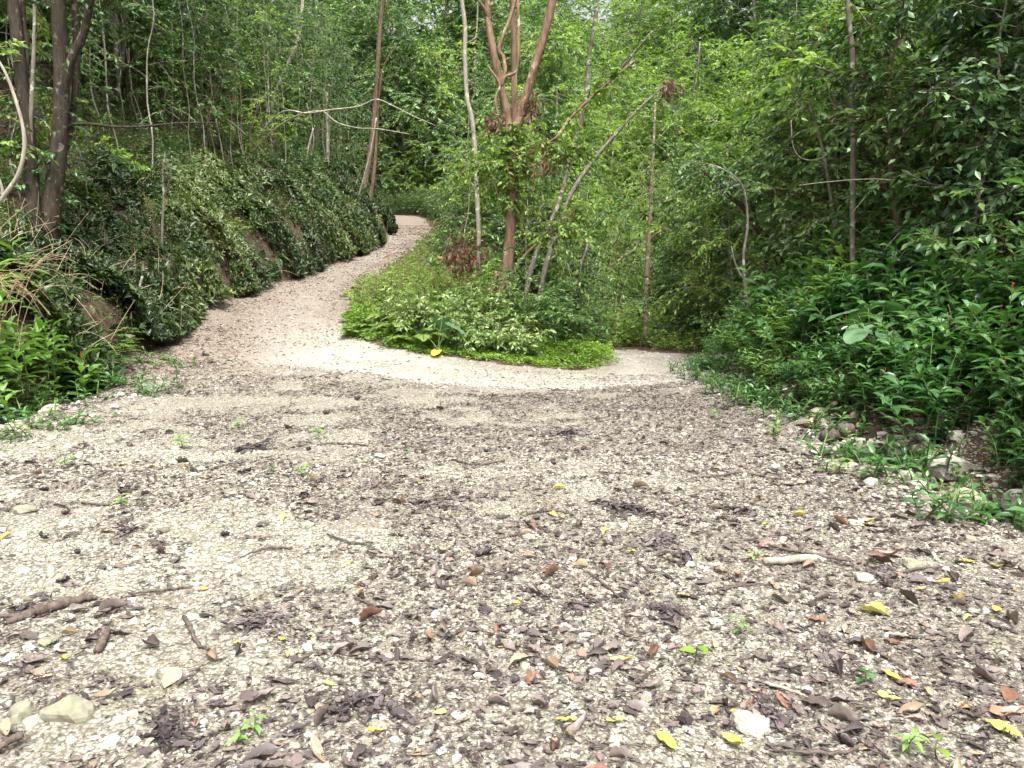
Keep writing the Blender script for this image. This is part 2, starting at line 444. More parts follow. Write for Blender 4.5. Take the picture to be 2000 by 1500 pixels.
def smooth_path(P, n):
    """Catmull-Rom through rows of P"""
    P = np.asarray(P, float)
    if len(P) < 3:
        t = np.linspace(0, 1, n)[:, None]
        return P[0] * (1 - t) + P[-1] * t
    Q = np.vstack([2 * P[0] - P[1], P, 2 * P[-1] - P[-2]])
    u = np.linspace(0, len(P) - 1 - 1e-6, n)
    k = u.astype(int)
    t = (u - k)[:, None]
    a, b, c, d = Q[k], Q[k + 1], Q[k + 2], Q[k + 3]
    return .5 * (2 * b + (c - a) * t + (2 * a - 5 * b + 4 * c - d) * t ** 2 + (3 * b - a - 3 * c + d) * t ** 3)
def tubes(mb, P, R, sides=3, mat=0, tint=.5):
    """many thin tubes at once: P (n,k,3), R (n,k)"""
    n, k = P.shape[:2]
    T = norm(np.gradient(P, axis=1))
    ref = np.where(np.abs(T[..., 2:]) < .9, np.array([0, 0, 1.0]), np.array([1.0, 0, 0]))
    A = norm(np.cross(T, ref))
    B = np.cross(T, A)
    a = np.linspace(0, 2 * np.pi, sides, endpoint=False)
    v = P[:, :, None] + R[:, :, None, None] * (np.cos(a)[:, None] * A[:, :, None] + np.sin(a)[:, None] * B[:, :, None])
    q, i, j = np.meshgrid(np.arange(n), np.arange(k - 1), np.arange(sides), indexing='ij')
    o = q * k * sides
    j2 = (j + 1) % sides
    f = np.stack([o + i * sides + j, o + i * sides + j2, o + (i + 1) * sides + j2, o + (i + 1) * sides + j], -1).reshape(-1, 4)
    mb.add(v.reshape(-1, 3), f, mat, tint, True)

# ------------------------------------------------------------------ objects
def tag(o, label=None, cat=None, group=None, kind=None):
    if label: o['label'] = label
    if cat: o['category'] = cat
    if group: o['group'] = group
    if kind: o['kind'] = kind
    return o
def link(name, me, parent=None):
    o = bpy.data.objects.new(name, me)
    COL.objects.link(o)
    if parent is not None: o.parent = parent
    return o
def place(proto, name, label, cat, loc, rz=0.0, sc=1.0, group=None, tilt=(0, 0)):
    """one thing: an Empty with its parts when the kind has parts, else its single mesh"""
    if len(proto) == 1:
        o = link(name, proto[0][1])
    else:
        o = link(name, None)
        for pn, me in proto: link(pn, me, o)
    o.location = tuple(float(v) for v in loc)
    o.rotation_euler = (tilt[0], tilt[1], float(rz))
    o.scale = (sc, sc, sc) if np.isscalar(sc) else sc
    tag(o, label, cat, group)
    return o
def single_out(objs, base, marks):
    """the member next to each landmark gets a label that says so"""
    used = set()
    for phrase, p in marks:
        c = [o for o in objs if o.name not in used]
        if not c: break
        b = min(c, key=lambda o: (o.location.x - p[0]) ** 2 + (o.location.y - p[1]) ** 2)
        used.add(b.name)
        b['label'] = base + " " + phrase

# ------------------------------------------------------------------ ground sheet
def build_ground():
    ys = np.concatenate([np.arange(-14, 1.5, .8), np.arange(1.5, 8, .045), np.arange(8, 24, .11), np.arange(24, 62, .45), np.arange(62, 190, 4.0), np.array([230., 300, 400, 600])])
    xr = np.concatenate([np.arange(-9.5, 6, .055)])
    lo = -9.5 - np.cumsum(np.geomspace(.08, 14, 64))
    hi = 6 + np.cumsum(np.geomspace(.08, 14, 64))
    xs = np.concatenate([lo[::-1], xr, hi])
    X, Y = np.meshgrid(xs, ys)
    Z = height(X, Y)
    near = sstep((12 - Y) / 5) * on_road(X, Y, .5)
    Z = Z + near * ((fbm(X * 9, Y * 9, 21, 3) - .5) * .045 + (fbm(X * 2.4, Y * 2.4, 31, 2) - .5) * .05)
    far = sstep((Y - 160) / 60)
    ny, nx = X.shape
    V = np.stack([X, Y, Z], -1).reshape(-1, 3)
    i, j = np.meshgrid(np.arange(ny - 1), np.arange(nx - 1), indexing='ij')
    F = np.stack([i * nx + j, i * nx + j + 1, (i + 1) * nx + j + 1, (i + 1) * nx + j], -1).reshape(-1, 4)
    fx, fy = X[:-1, :-1].ravel(), Y[:-1, :-1].ravel()
    road = on_road(fx, fy, .15) & (fy < 62) & (fy > -13)
    d = path_dist(X, Y, TRACK)
    wob = (fbm(X * 1.3, Y * 1.3, 12) - .5) * .5
    tr = np.exp(-((np.abs(d + wob * .6 - .05) - .48) / .34) ** 2)
    tr = np.maximum(tr, .62 * np.exp(-(d / .75) ** 2)) * np.interp(Y, [10, 11.5, 17, 24, 40], [0, 1, 1, .5, .15])
    white = np.exp(-((X + 3.3) / 1.7) ** 2 - ((Y - 14.0) / .75) ** 2) + .7 * np.exp(-((X + 4.3) / 1.2) ** 2 - ((Y - 15.8) / 1.3) ** 2)  # sun patches on the road, painted as paler ground
    tr = np.clip(np.maximum(tr, white), 0, 1)
    dust = np.clip(sstep((-X - 2.2) / 2.4) * sstep((Y - 9.6 - 2 * fbm(X, Y * 0, 3)) / 4) - white * .7, 0, 1) * np.interp(d, [0, .8, 1.8], [.55, .8, 1.15])
    litter = np.interp(X, [-6, -2, 1, 3.4], [.0, .05, .15, .42]) + .1 * sstep((Y - 8.5) / 3) * sstep((12.5 - Y) / 1.0)
    edge = np.minimum(X - Ledge(Y), np.where(Y < 14, Rbank(Y) - X, 9))
    soil = np.where(on_road(X, Y, 0), .12, .9)
    soil = np.where(on_road(X, Y, 0), np.interp(edge, [0, .9], [.5, .1]), soil)
    litter = np.clip(litter + np.interp(edge, [0, 1.2], [.3, 0]), 0, 1)
    for name, sel in (("dirt_road", road), ("ground", ~road)):
        f = F[sel]
        u, inv = np.unique(f.ravel(), return_inverse=True)
        mb = MB()
        mb.add(V[u], inv.reshape(-1, 4), 0, .5, True)
        me = mb.mesh(name, M['ground'])
        for an, arr in (("track", tr), ("litter", litter), ("soil", soil), ("dust", dust)):
            a = me.attributes.new(an, 'FLOAT', 'POINT')
            a.data.foreach_set('value', arr.ravel()[u].astype(np.float32))
        tag(link(name, me), kind='structure')
build_ground()

# ------------------------------------------------------------------ plant builders
def twig_leaves(mb, rng, S, D, LEN, nl, LL, LW, droop=.35, tm=T_LO, mat=0, wood=None, wmat=0, tr=.006, t0=.15, base_t=.5, spread=.5, upn=.5, flat=.55):
    """leafy twigs: from points S along D, alternate leaves along each"""
    n = len(S)
    D = norm(D)
    LEN = np.broadcast_to(LEN, (n,))
    u = np.linspace(0, 1, 4)
    C = S[:, None] + D[:, None] * (u[None, :, None] * LEN[:, None, None])
    C[:, :, 2] -= droop * LEN[:, None] * (u ** 2)[None]
    if wood is not None:
        tubes(wood, C, np.full((n, 4), tr) * np.array([1, .8, .6, .3]), 3, wmat)
    t = np.linspace(t0, 1, nl)[None] + rng.uniform(-.05, .05, (n, nl))
    t = np.clip(t, 0, 1)
    P = S[:, None] + D[:, None] * (t * LEN[:, None])[..., None]
    P[..., 2] -= droop * LEN[:, None] * t ** 2
    tang = D[:, None] + np.array([0, 0, -1.0]) * (2 * droop * t)[..., None]
    tang = norm(tang)
    side = norm(np.cross(tang, np.array([0, 0, 1.0]) + rng.normal(0, .25, (n, nl, 3))))
    sg = np.where(np.arange(nl) % 2 == 0, 1.0, -1.0)[None, :, None]
    d = tang * .7 + side * sg * .75 + np.array([0, 0, -1.0]) * droop * .6 + rng.normal(0, .22, (n, nl, 3))
    U = np.array([0, 0, 1.0]) * flat + rng.normal(0, 1 - flat, (n, nl, 3))
    sz = rng.uniform(.65, 1.2, (n, nl))
    tw = rng.normal(0, .11, (n, 1))
    tint = np.clip(base_t + tw * 1.5 + rng.normal(0, .21, (n, nl)), 0, 1)
    leaves(mb, tm, P.reshape(-1, 3), d.reshape(-1, 3), U.reshape(-1, 3), LL * sz.ravel(), LW * sz.ravel(), tint.ravel(), mat)
def branch_pts(rng, S, az, el, length, curve, k=6, jit=.06):
    t = np.linspace(0, 1, k)
    d = np.array([math.cos(az) * math.cos(el), math.sin(az) * math.cos(el), math.sin(el)])
    P = S + d * (t * length)[:, None]
    P[:, 2] += curve * length * t ** 2
    P[1:] += np.cumsum(rng.normal(0, jit * length / k, (k - 1, 3)), 0)
    return P
def make_tree(seed, H, r0, h0, nb, bl, nt, tl, nl, LL, LW, bark, leaf, lean=(0, 0), wob=.03, droop=.35, el=(.1, .8), prof='round', tmat=None, sides=8, twigwood=True, fork=0, tintb=.5):
    rng = np.random.default_rng(seed)
    wood, fol = MB(), MB()
    k = 12
    t = np.linspace(0, 1, k)
    P = np.zeros((k, 3))
    P[:, 2] = t * H - .15
    P[:, 0] = lean[0] * H * t ** 1.3
    P[:, 1] = lean[1] * H * t ** 1.3
    P[1:, :2] += np.cumsum(rng.normal(0, wob * H / k * 1.6, (k - 1, 2)), 0)
    R = r0 * (1 - .78 * t) * (1 + .55 * np.exp(-t * H / (r0 * 3.5)))
    pp = smooth_path(P, 26)
    rr = np.interp(np.linspace(0, 1, 26), t, R)
    tube(wood, pp, rr, sides, 0, .5, .05, rng)
    S_, D_, Ln = [], [], []
    for i in range(nb):
        u = h0 + (1 - h0) * ((i + rng.uniform(0, 1)) / nb) ** .9
        c = pp[min(int(u * 25), 25)]
        az = i * 2.399 + rng.uniform(-.5, .5)
        w = u if h0 >= 1 else (u - h0) / (1 - h0)
        if prof == 'round': ln = bl * (.55 + .6 * math.sin(math.pi * min(.95, .18 + .8 * w))) * rng.uniform(.6, 1.15)
        elif prof == 'umbrella': ln = bl * (.5 + .6 * w) * rng.uniform(.6, 1.1)
        else: ln = bl * (1.05 - .65 * w) * rng.uniform(.5, 1.15)
        B = branch_pts(rng, c, az, rng.uniform(*el), ln, rng.uniform(-.12, .15))
        br = max(.006, r0 * .28 * (1.1 - .6 * u) * (ln / bl) ** .5)
        tube(wood, B, np.linspace(br, br * .25, len(B)), 5, 0, .5, .04, rng, False)
        a = rng.uniform(.28, 1.0, nt) ** .8
        idx = a * (len(B) - 1)
        q = np.minimum(idx.astype(int), len(B) - 2)
        S = B[q] + (B[q + 1] - B[q]) * (idx - q)[:, None]
        bd = norm(B[q + 1] - B[q])
        D = bd * .6 + norm(rng.normal(0, 1, (nt, 3)) * np.array([1, 1, .55])) + np.array([0, 0, .15])
        S_.append(S); D_.append(D); Ln.append(tl * rng.uniform(.55, 1.2, nt))
    S_, D_, Ln = np.concatenate(S_), np.concatenate(D_), np.concatenate(Ln)
    twig_leaves(fol, rng, S_, D_, Ln, nl, LL, LW, droop, wood=wood if twigwood else None, tr=.004 + .008 * (LL / .12) * .5, base_t=tintb)
    return [('trunk', wood.mesh('trunk', bark)), ('crown', fol.mesh('crown', leaf))]
def make_shrub(seed, H, ns, nl, LL, LW, leaf, tw=10, spread=.7, droop=.3, tm=T_LO, tintb=.5):
    rng = np.random.default_rng(seed)
    mb = MB()
    for i in range(ns):
        az = rng.uniform(0, 6.283)
        B = branch_pts(rng, np.array([rng.normal(0, .08), rng.normal(0, .08), -.05]), az, rng.uniform(.6, 1.45) if spread < 1 else rng.uniform(.3, 1.3), H * rng.uniform(.6, 1.1), -.12 * spread, 6, .1)
        tube(mb, B, np.linspace(.014, .004, len(B)), 4, 1, .4, 0, None, False)
        a = rng.uniform(.15, 1.0, tw)
        idx = a * (len(B) - 1)
        q = np.minimum(idx.astype(int), len(B) - 2)
        S = B[q] + (B[q + 1] - B[q]) * (idx - q)[:, None]
        D = norm(B[q + 1] - B[q]) * .5 + rng.normal(0, .7, (tw, 3)) * np.array([1, 1, .6])
        twig_leaves(mb, rng, S, D, H * rng.uniform(.16, .36, tw), nl, LL, LW, droop, tm=tm, wood=mb, wmat=1, tr=.004, base_t=tintb)
    return [('shrub', mb.mesh('shrub', [leaf, M['barkbrown']]))]
def make_ginger(seed, ns, H, LL, LW, leaf, nleaf=13, lean=.55, flower=.03):
    """clump of arching leafy canes with lance leaves"""
    rng = np.random.default_rng(seed)
    mb = MB()
    for i in range(ns):
        az = rng.uniform(0, 6.283)
        h = H * rng.uniform(.55, 1.15)
        ln = rng.uniform(.15, lean)
        t = np.linspace(0, 1, 8)
        base = np.array([rng.normal(0, .16), rng.normal(0, .16), -.04])
        dx = np.array([math.cos(az), math.sin(az), 0])
        C = base + dx * (ln * h * t ** 1.8)[:, None] + np.array([0, 0, 1.0]) * (h * (t - .22 * ln * t ** 2.5))[:, None]
        tube(mb, C, np.linspace(.009, .004, 8), 5, 1, rng.uniform(.2, .8), 0, None, False)
        u = np.linspace(.10, 1, nleaf)
        P = np.stack([np.interp(u, t, C[:, k]) for k in range(3)], -1)
        tg = norm(np.stack([np.interp(u, t, np.gradient(C[:, k])) for k in range(3)], -1))
        ph = az + np.arange(nleaf) * 2.3 + rng.uniform(-.4, .4, nleaf)
        rad = np.stack([np.cos(ph), np.sin(ph), np.zeros(nleaf)], -1)
        D = rad * np.interp(u, [.2, 1], [1.0, .75])[:, None] + tg * np.interp(u, [.2, .8, 1], [.35, .45, .9])[:, None] + rng.normal(0, .1, (nleaf, 3))
        U = np.array([0, 0, 1.0]) + tg * .5 - rad * .2 + rng.normal(0, .18, (nleaf, 3))
        sz = rng.uniform(.7, 1.15, nleaf) * np.interp(u, [.2, .6, 1], [.85, 1.1, .75])
        leaves(mb, T_MID, P, D, U, LL * sz, LW * sz, np.clip(.5 + rng.normal(0, .13) + rng.normal(0, .12, nleaf) + .12 * (u - .5), 0, 1), 0)
        if rng.random() < flower:
            top = C[-1] + tg[-1] * .02
            m = 9
            a = np.arange(m) * 2.4
            Dn = np.stack([np.cos(a) * .4, np.sin(a) * .4, np.full(m, 1.0)], -1)
            leaves(mb, T_LO, top + np.array([0, 0, 1]) * (np.arange(m) * .010)[:, None], Dn, np.stack([-np.cos(a), -np.sin(a), np.full(m, .3)], -1), .035, .016, rng.uniform(0, 1, m), 2)
    return [('ginger', mb.mesh('ginger', [leaf, M['stemgreen'], M['redflower']]))]
def make_fern(seed, nf, L, leaf, erect=(.5, 1.2), pin=30, pl=.22, droop=.75):
    rng = np.random.default_rng(seed)
    mb = MB()
    for i in range(nf):
        az = i * 2.399 + rng.uniform(-.3, .3)
        ln = L * rng.uniform(.65, 1.1)
        el = rng.uniform(*erect)
        t = np.linspace(0, 1, 9)
        d = np.array([math.cos(az) * math.cos(el), math.sin(az) * math.cos(el), math.sin(el)])
        C = d * (t * ln)[:, None]
        C[:, 2] -= droop * ln * math.cos(el * .6) * t ** 2.2
        tube(mb, C, np.linspace(.007, .0025, 9), 4, 1, .4, 0, None, False)
        u = np.repeat(np.linspace(.14, .99, pin), 2)
        sg = np.tile([1.0, -1.0], pin)
        P = np.stack([np.interp(u, t, C[:, k]) for k in range(3)], -1)
        tg = norm(np.stack([np.interp(u, t, np.gradient(C[:, k])) for k in range(3)], -1))
        sd = norm(np.cross(tg, np.array([0, 0, 1.0]) + rng.normal(0, .06, 3)))
        D = sd * sg[:, None] + tg * .45 + rng.normal(0, .05, (2 * pin, 3)) + np.array([0, 0, -.22])
        U = np.cross(sd, tg)
        w = np.interp(u, [.12, .35, .7, 1], [.55, 1, .75, .12])
        leaves(mb, T_LO, P, D, U * np.sign(U[:, 2:] + 1e-6), pl * ln * w, .022 * ln * 1.2, np.clip(.55 + rng.normal(0, .12) + rng.normal(0, .08, 2 * pin), 0, 1), 0)
    return [('fern', mb.mesh('fern', [leaf, M['stemgreen']]))]
def make_bamboo(seed, nc, H, leaf, spread=.35, nl=9, LL=.17, LW=.026):
    rng = np.random.default_rng(seed)
    wood, fol = MB(), MB()
    for i in range(nc):
        az = rng.uniform(0, 6.283)
        h = H * rng.uniform(.65, 1.1)
        b = np.array([rng.normal(0, .35), rng.normal(0, .35), -.1])
        t = np.linspace(0, 1, 12)
        dx = np.array([math.cos(az), math.sin(az), 0])
        C = b + dx * (spread * h * rng.uniform(.4, 1.3) * t ** 2.2)[:, None] + np.array([0, 0, 1.0]) * (h * (t - .18 * t ** 4))[:, None]
        tube(wood, C, np.linspace(.026, .006, 12), 6, 0, .5, 0, None, False)
        m = 40
        u = rng.uniform(.22, 1, m)
        S = np.stack([np.interp(u, t, C[:, k]) for k in range(3)], -1)
        D = rng.normal(0, 1, (m, 3)) * np.array([1, 1, .35]) + np.array([0, 0, .35])
        twig_leaves(fol, rng, S, D, rng.uniform(.35, .95, m), nl, LL, LW, .55, wood=wood, tr=.003, base_t=.5, flat=.45)
    return [('culms', wood.mesh('culms', M['culm'])), ('crown', fol.mesh('crown', leaf))]
def heart(n=16, L=1.0):
    """elephant ear blade in the xy plane, tip to +x, stalk at the origin"""
    a = np.linspace(0, 2 * np.pi, n, endpoint=False)
    r = .52 + .30 * np.cos(a) + .10 * np.cos(3 * a) - .30 * np.exp(-((a - np.pi) / .35) ** 2)
    o = np.stack([r * np.cos(a) * 1.15, r * np.sin(a) * .95, -.20 * np.maximum(np.cos(a), 0) * r + .10 * np.abs(np.sin(2 * a)) * r], -1)
    V = np.vstack([[0, 0, .02], o * .5 + np.array([0, 0, .03]), o]) * L
    f = []
    for i in range(n):
        j = (i + 1) % n
        f.append((0, 1 + i, 1 + j))
        f.append((1 + i, 1 + n + i, 1 + n + j))
        f.append((1 + i, 1 + n + j, 1 + j))
    return V, np.array(f)
def make_taro(seed, specs, mats):
    """specs: (azimuth, reach, height, blade length, tilt, material index)"""
    rng = np.random.default_rng(seed)
    mb = MB()
    hv, hf = heart(28)
    hv = hv + np.stack([0 * hv[:, 0], 0 * hv[:, 0], .035 * np.sin(np.arctan2(hv[:, 1], hv[:, 0]) * 9) * np.hypot(hv[:, 0], hv[:, 1])], -1)
    for az, rc, h, L, tilt, mi in specs:
        d = np.array([math.cos(az), math.sin(az), 0])
        t = np.linspace(0, 1, 7)
        C = d * (rc * t ** 1.6)[:, None] + np.array([0, 0, 1.0]) * (h * t)[:, None]
        tube(mb, C, np.linspace(.014, .007, 7), 6, 1, .5, 0, None, False)
        D = d * math.cos(tilt) + np.array([0, 0, -1.0]) * math.sin(tilt)
        S = np.cross(np.array([0, 0, 1.0]), d)
        N = np.cross(D, S)
        v = C[-1] + (hv[:, :1] * D + hv[:, 1:2] * S + hv[:, 2:] * N) * L
        mb.add(v, hf, mi, np.clip(.5 + rng.normal(0, .2) + rng.normal(0, .06, len(v)), 0, 1), True)
    return mb

# ------------------------------------------------------------------ the kinds of plants
PR = {}
PR['canopy'] = [make_tree(11 + i, H, .15, .26, 44, 3.0, 15, 1.15, 15, .18, .075, M[b], M[l], (rx, ry), .05, .35, (.05, .75))
                for i, (H, b, l, rx, ry) in enumerate([(13, 'barkdark', 'dark', .03, 0), (15, 'barkbrown', 'mid', -.04, .02), (12, 'barkpale', 'mid', .02, -.05), (14, 'barkpale', 'bright', .05, .02)])]
PR['glowtree'] = [make_tree(31 + i, H, .13, .12, 46, 2.9, 14, 1.2, 15, .20, .085, M['barkpale'], M[l], (rx, 0), .05, .4, (.05, .8), tintb=.55)
                  for i, (H, l, rx) in enumerate([(11, 'glow', .03), (13, 'bright', -.04), (9, 'glow', .06), (12, 'mid', -.02)])]
PR['midtree'] = [make_tree(51 + i, H, .055, .10, 32, 1.65, 14, .8, 13, .16, .068, M[b], M[l], (rx, ry), .07, .4, (.0, .7))
                 for i, (H, b, l, rx, ry) in enumerate([(6.5, 'barkdark', 'dark', .05, 0), (7.5, 'barkpale', 'mid', -.06, .02), (5.5, 'barkbrown', 'mid', .02, -.06), (6.0, 'barkpale', 'bright', .08, .02)])]
PR['sapling'] = [make_tree(71 + i, H, .024, .22, 16, .95, 7, .6, 10, .15, .060, M[b], M[l], (rx, ry), .10, .45, (.1, .8), sides=6)
                 for i, (H, b, l, rx, ry) in enumerate([(5.5, 'barkpale', 'mid', .05, 0), (7.0, 'barkpale', 'bright', -.08, .04), (4.5, 'barkbrown', 'mid', .10, -.05), (8.0, 'barkwhite', 'mid', -.03, -.04), (6.0, 'barkdark', 'mid', -.10, 0)])]
PR['pole'] = [make_tree(181 + i, H, .021, .48, 12, .8, 6, .55, 9, .15, .06, M[b], M[l], (rx, ry), .06, .45, (.2, .9), sides=6)
              for i, (H, b, l, rx, ry) in enumerate([(7.5, 'barkwhite', 'mid', .04, 0), (9.0, 'barkwhite', 'bright', -.05, .03), (6.5, 'barkpale', 'mid', .12, -.04), (8.0, 'barkpale', 'dark', -.02, -.03)])]
PR['shrub'] = [make_shrub(91 + i, H, ns, 9, LL, .065, M[l], tw + 4, .8) for i, (H, ns, LL, l, tw) in enumerate([(2.0, 9, .15, 'mid', 13), (1.6, 8, .13, 'dark', 14), (2.4, 9, .17, 'mid', 12), (1.5, 8, .15, 'bright', 12)])]
PR['ginger'] = [make_ginger(111 + i, ns, H, LL, LW, M['ginger'], nl) for i, (ns, H, LL, LW, nl) in enumerate([(13, 1.15, .25, .100, 14), (15, .95, .22, .088, 13), (11, 1.35, .31, .112, 15), (16, .75, .19, .078, 12)])]
PR['gingerlight'] = [make_ginger(131 + i, ns, H, LL, LW, M['gingerlight'], nl, flower=f) for i, (ns, H, LL, LW, nl, f) in enumerate([(9, .72, .36, .12, 11, .15), (8, .62, .32, .11, 10, .1), (12, .55, .15, .055, 12, 0)])]
PR['herb'] = [make_ginger(141 + i, ns, H, LL, LW, M[l], nl, .7, 0) for i, (ns, H, LL, LW, nl, l) in enumerate([(5, .22, .10, .042, 8, 'ginger'), (4, .16, .085, .036, 7, 'gingerlight'), (6, .30, .12, .045, 9, 'ginger')])]
PR['fern'] = [make_fern(151 + i, nf, L, M['fern'], e) for i, (nf, L, e) in enumerate([(14, .75, (.8, 1.35)), (12, .90, (.8, 1.38)), (15, .55, (.5, 1.2))])]
PR['bamboo'] = [make_bamboo(161 + i, nc, H, M[l], sp) for i, (nc, H, l, sp) in enumerate([(13, 9.5, 'bright', .8), (11, 8.0, 'mid', .9), (12, 11, 'glow', .7)])]
PR['palm'] = [make_fern(171, 9, 1.9, M['dark'], (.5, 1.25), 30, .24, .7), make_fern(172, 8, 1.6, M['mid'], (.4, 1.2), 28, .26, .7)]
for nm in ('palm',):
    for p in PR[nm]: p[0][1].name = 'palm'

# ------------------------------------------------------------------ forest scatter
RNG = np.random.default_rng(5)
def project(p):
    d = np.asarray(p, float) - np.array([0, 0, CAM_Z])
    f = d[1] * CP - d[2] * SP
    u = d[1] * SP + d[2] * CP
    return 1000 + F_PX * d[0] / f, 750 - F_PX * u / f
TAKEN = []
def scatter(kind, n, xr, yr, ok, mind, tries=40, sc=(.8, 1.2), sink=.0):
    out = []
    for _ in range(n * tries):
        if len(out) >= n: break
        x, y = RNG.uniform(*xr), RNG.uniform(*yr)
        if abs(x) > y * .76 + 4.5: continue
        if not ok(x, y): continue
        if any((x - a) ** 2 + (y - b) ** 2 < (mind + c) ** 2 / 4 for a, b, c in TAKEN): continue
        TAKEN.append((x, y, mind))
        out.append((x, y, RNG.uniform(*sc), RNG.uniform(0, 6.283)))
    return out
def grow(kind, spots, name, label, cat, group, protos=None):
    res = []
    for i, (x, y, s, r) in enumerate(spots):
        p = PR[kind]
        k = RNG.integers(len(p)) if protos is None else protos[RNG.integers(len(protos))]
        o = place(p[k], name, label, cat, (x, y, height(x, y) - .03), r, s, group, (RNG.normal(0, .05), RNG.normal(0, .05)))
        res.append(o)
    return res
def left_hill(x, y, m=1.2): return x < Ledge(y) - m
def centre(x, y, m=1.0): return not (16 < y < 27.5 and abs(x / y - .179) < .022 + m * .02) and x > Redge(y) + m and not on_road(x, y, m * .8) and path_dist(x, y, TRACK[9:]) > 1.2 + m
MARK = dict(bend=(-5.0, 50), oldtree=(-.15, 17), leftedge=(-9, 13), rocks=(3.9, 6.5), slab=(3.3, 5.0), forkr=(3.2, 17), slender=(5.0, 11.2), ferns=(-2.8, 16))

HILL = []
g = scatter('canopy', 20, (-34, -9), (17, 62), lambda x, y: left_hill(x, y, 4.0), 3.0)
h1 = grow('canopy', g, 'forest_tree', "tall forest tree standing among thin trunks on the left hillside", 'tree', "tall trees on the left hillside", [0, 1, 2])
g = scatter('midtree', 46, (-34, -8.5), (16, 60), lambda x, y: left_hill(x, y, 5.0), 1.5)
h2 = grow('midtree', g, 'understory_tree', "small leafy tree growing under the tall trees on the left hillside", 'tree', "small trees on the left hillside")
g = scatter('sapling', 130, (-26, -8), (13.5, 56), lambda x, y: left_hill(x, y, 1.6), .55)
h3 = grow('sapling', g, 'sapling', "thin pale sapling with sparse leaves on the left hillside", 'sapling', "thin saplings on the left hillside")
g = scatter('pole', 170, (-26, -8), (15, 54), lambda x, y: left_hill(x, y, 2.2), .40)
h5 = grow('pole', g, 'sapling', "thin straight pole like sapling leafy only at the top, on the left hillside", 'sapling', "pole like saplings on the left hillside")
g = scatter('shrub', 70, (-26, -7.5), (14, 56), lambda x, y: left_hill(x, y, 2.2), 1.0, sc=(.5, .95))
h4 = grow('shrub', g, 'shrub', "low leafy shrub on the shaded left hillside above the creeper bank", 'shrub', "shrubs on the left hillside")
PR['bankfern'] = [make_fern(221 + i, nf, L, M['ivy'], e, 26, .24, .95) for i, (nf, L, e) in enumerate([(9, .60, (.1, 1.0)), (8, .75, (.2, 1.1))])]
g = scatter('bankfern', 46, (-12, -6.8), (11.5, 36), lambda x, y: Ledge(y) - 3.2 < x < Ledge(y) - .2, .5, sc=(.7, 1.3))
h6 = grow('bankfern', g, 'fern', "dull green fern growing out of the creeper on the cut bank", 'fern', "ferns on the cut bank")
g = scatter('shrub', 30, (-12, -6.8), (12.5, 40), lambda x, y: Ledge(y) - 3.6 < x < Ledge(y) - .5, .6, sc=(.22, .5))
h7 = grow('shrub', g, 'shrub', "small leafy shrub rooted in the creeper of the cut bank", 'shrub', "small shrubs on the cut bank")
# between the two arms of the road, behind the old tree
g = scatter('bamboo', 4, (1.5, 8), (25, 40), lambda x, y: centre(x, y, 2.0), 3.2)
c0 = grow('bamboo', g, 'bamboo_clump', "clump of thin arching bamboo culms behind the old forked tree", 'bamboo', "bamboo clumps behind the old tree")
g = scatter('midtree', 50, (-4.5, 14), (20, 44), lambda x, y: centre(x, y, 1.7) and x > -.106 * y + 1.9 and not .13 < x / y < .24, 1.5)
c1 = grow('midtree', g, 'understory_tree', "small leafy tree in the hollow between the two arms of the road", 'tree', "small trees between the road arms", [1, 2, 3, 3])
g = scatter('shrub', 60, (-4.5, 14), (18.5, 46), lambda x, y: centre(x, y, 1.0) and x > -.106 * y + .8, .9, sc=(.6, 1.1))
c2 = grow('shrub', g, 'shrub', "leafy shrub in the hollow between the two arms of the road", 'shrub', "shrubs between the road arms", [0, 2, 3])
g = scatter('sapling', 16, (-4.5, 13), (19, 44), lambda x, y: centre(x, y, 1.0) and x > -.106 * y + 1.1, .6)
c3 = grow('sapling', g, 'sapling', "slim sapling in the hollow between the two arms of the road", 'sapling', "saplings between the road arms")
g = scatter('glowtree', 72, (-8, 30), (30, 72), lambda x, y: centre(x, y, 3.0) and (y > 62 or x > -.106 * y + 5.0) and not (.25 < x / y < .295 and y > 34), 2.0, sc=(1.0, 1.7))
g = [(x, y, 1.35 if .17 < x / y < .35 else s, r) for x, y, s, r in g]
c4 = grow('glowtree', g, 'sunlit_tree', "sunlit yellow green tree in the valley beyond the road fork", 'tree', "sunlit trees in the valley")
# right hand forest
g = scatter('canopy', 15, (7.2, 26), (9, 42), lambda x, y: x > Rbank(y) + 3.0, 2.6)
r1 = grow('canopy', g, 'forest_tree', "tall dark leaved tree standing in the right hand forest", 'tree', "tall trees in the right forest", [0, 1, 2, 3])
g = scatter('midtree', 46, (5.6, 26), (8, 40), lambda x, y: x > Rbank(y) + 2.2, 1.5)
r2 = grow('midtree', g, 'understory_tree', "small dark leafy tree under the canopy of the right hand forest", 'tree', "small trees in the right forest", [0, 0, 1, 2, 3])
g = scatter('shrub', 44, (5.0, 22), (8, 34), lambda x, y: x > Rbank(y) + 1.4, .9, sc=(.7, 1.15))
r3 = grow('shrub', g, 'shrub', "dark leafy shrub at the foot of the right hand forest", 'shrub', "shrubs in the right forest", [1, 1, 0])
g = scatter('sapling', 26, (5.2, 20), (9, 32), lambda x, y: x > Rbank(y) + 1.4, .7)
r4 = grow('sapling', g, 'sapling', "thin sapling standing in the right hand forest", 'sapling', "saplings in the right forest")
# far slope
g = scatter('glowtree', 110, (-50, 70), (66, 118), lambda x, y: not .245 < x / y < .30, 3.0, sc=(1.8, 2.7))
f1 = grow('glowtree', g, 'distant_tree', "distant tree on the far slope seen through the gaps", 'tree', "distant trees on the far slope")
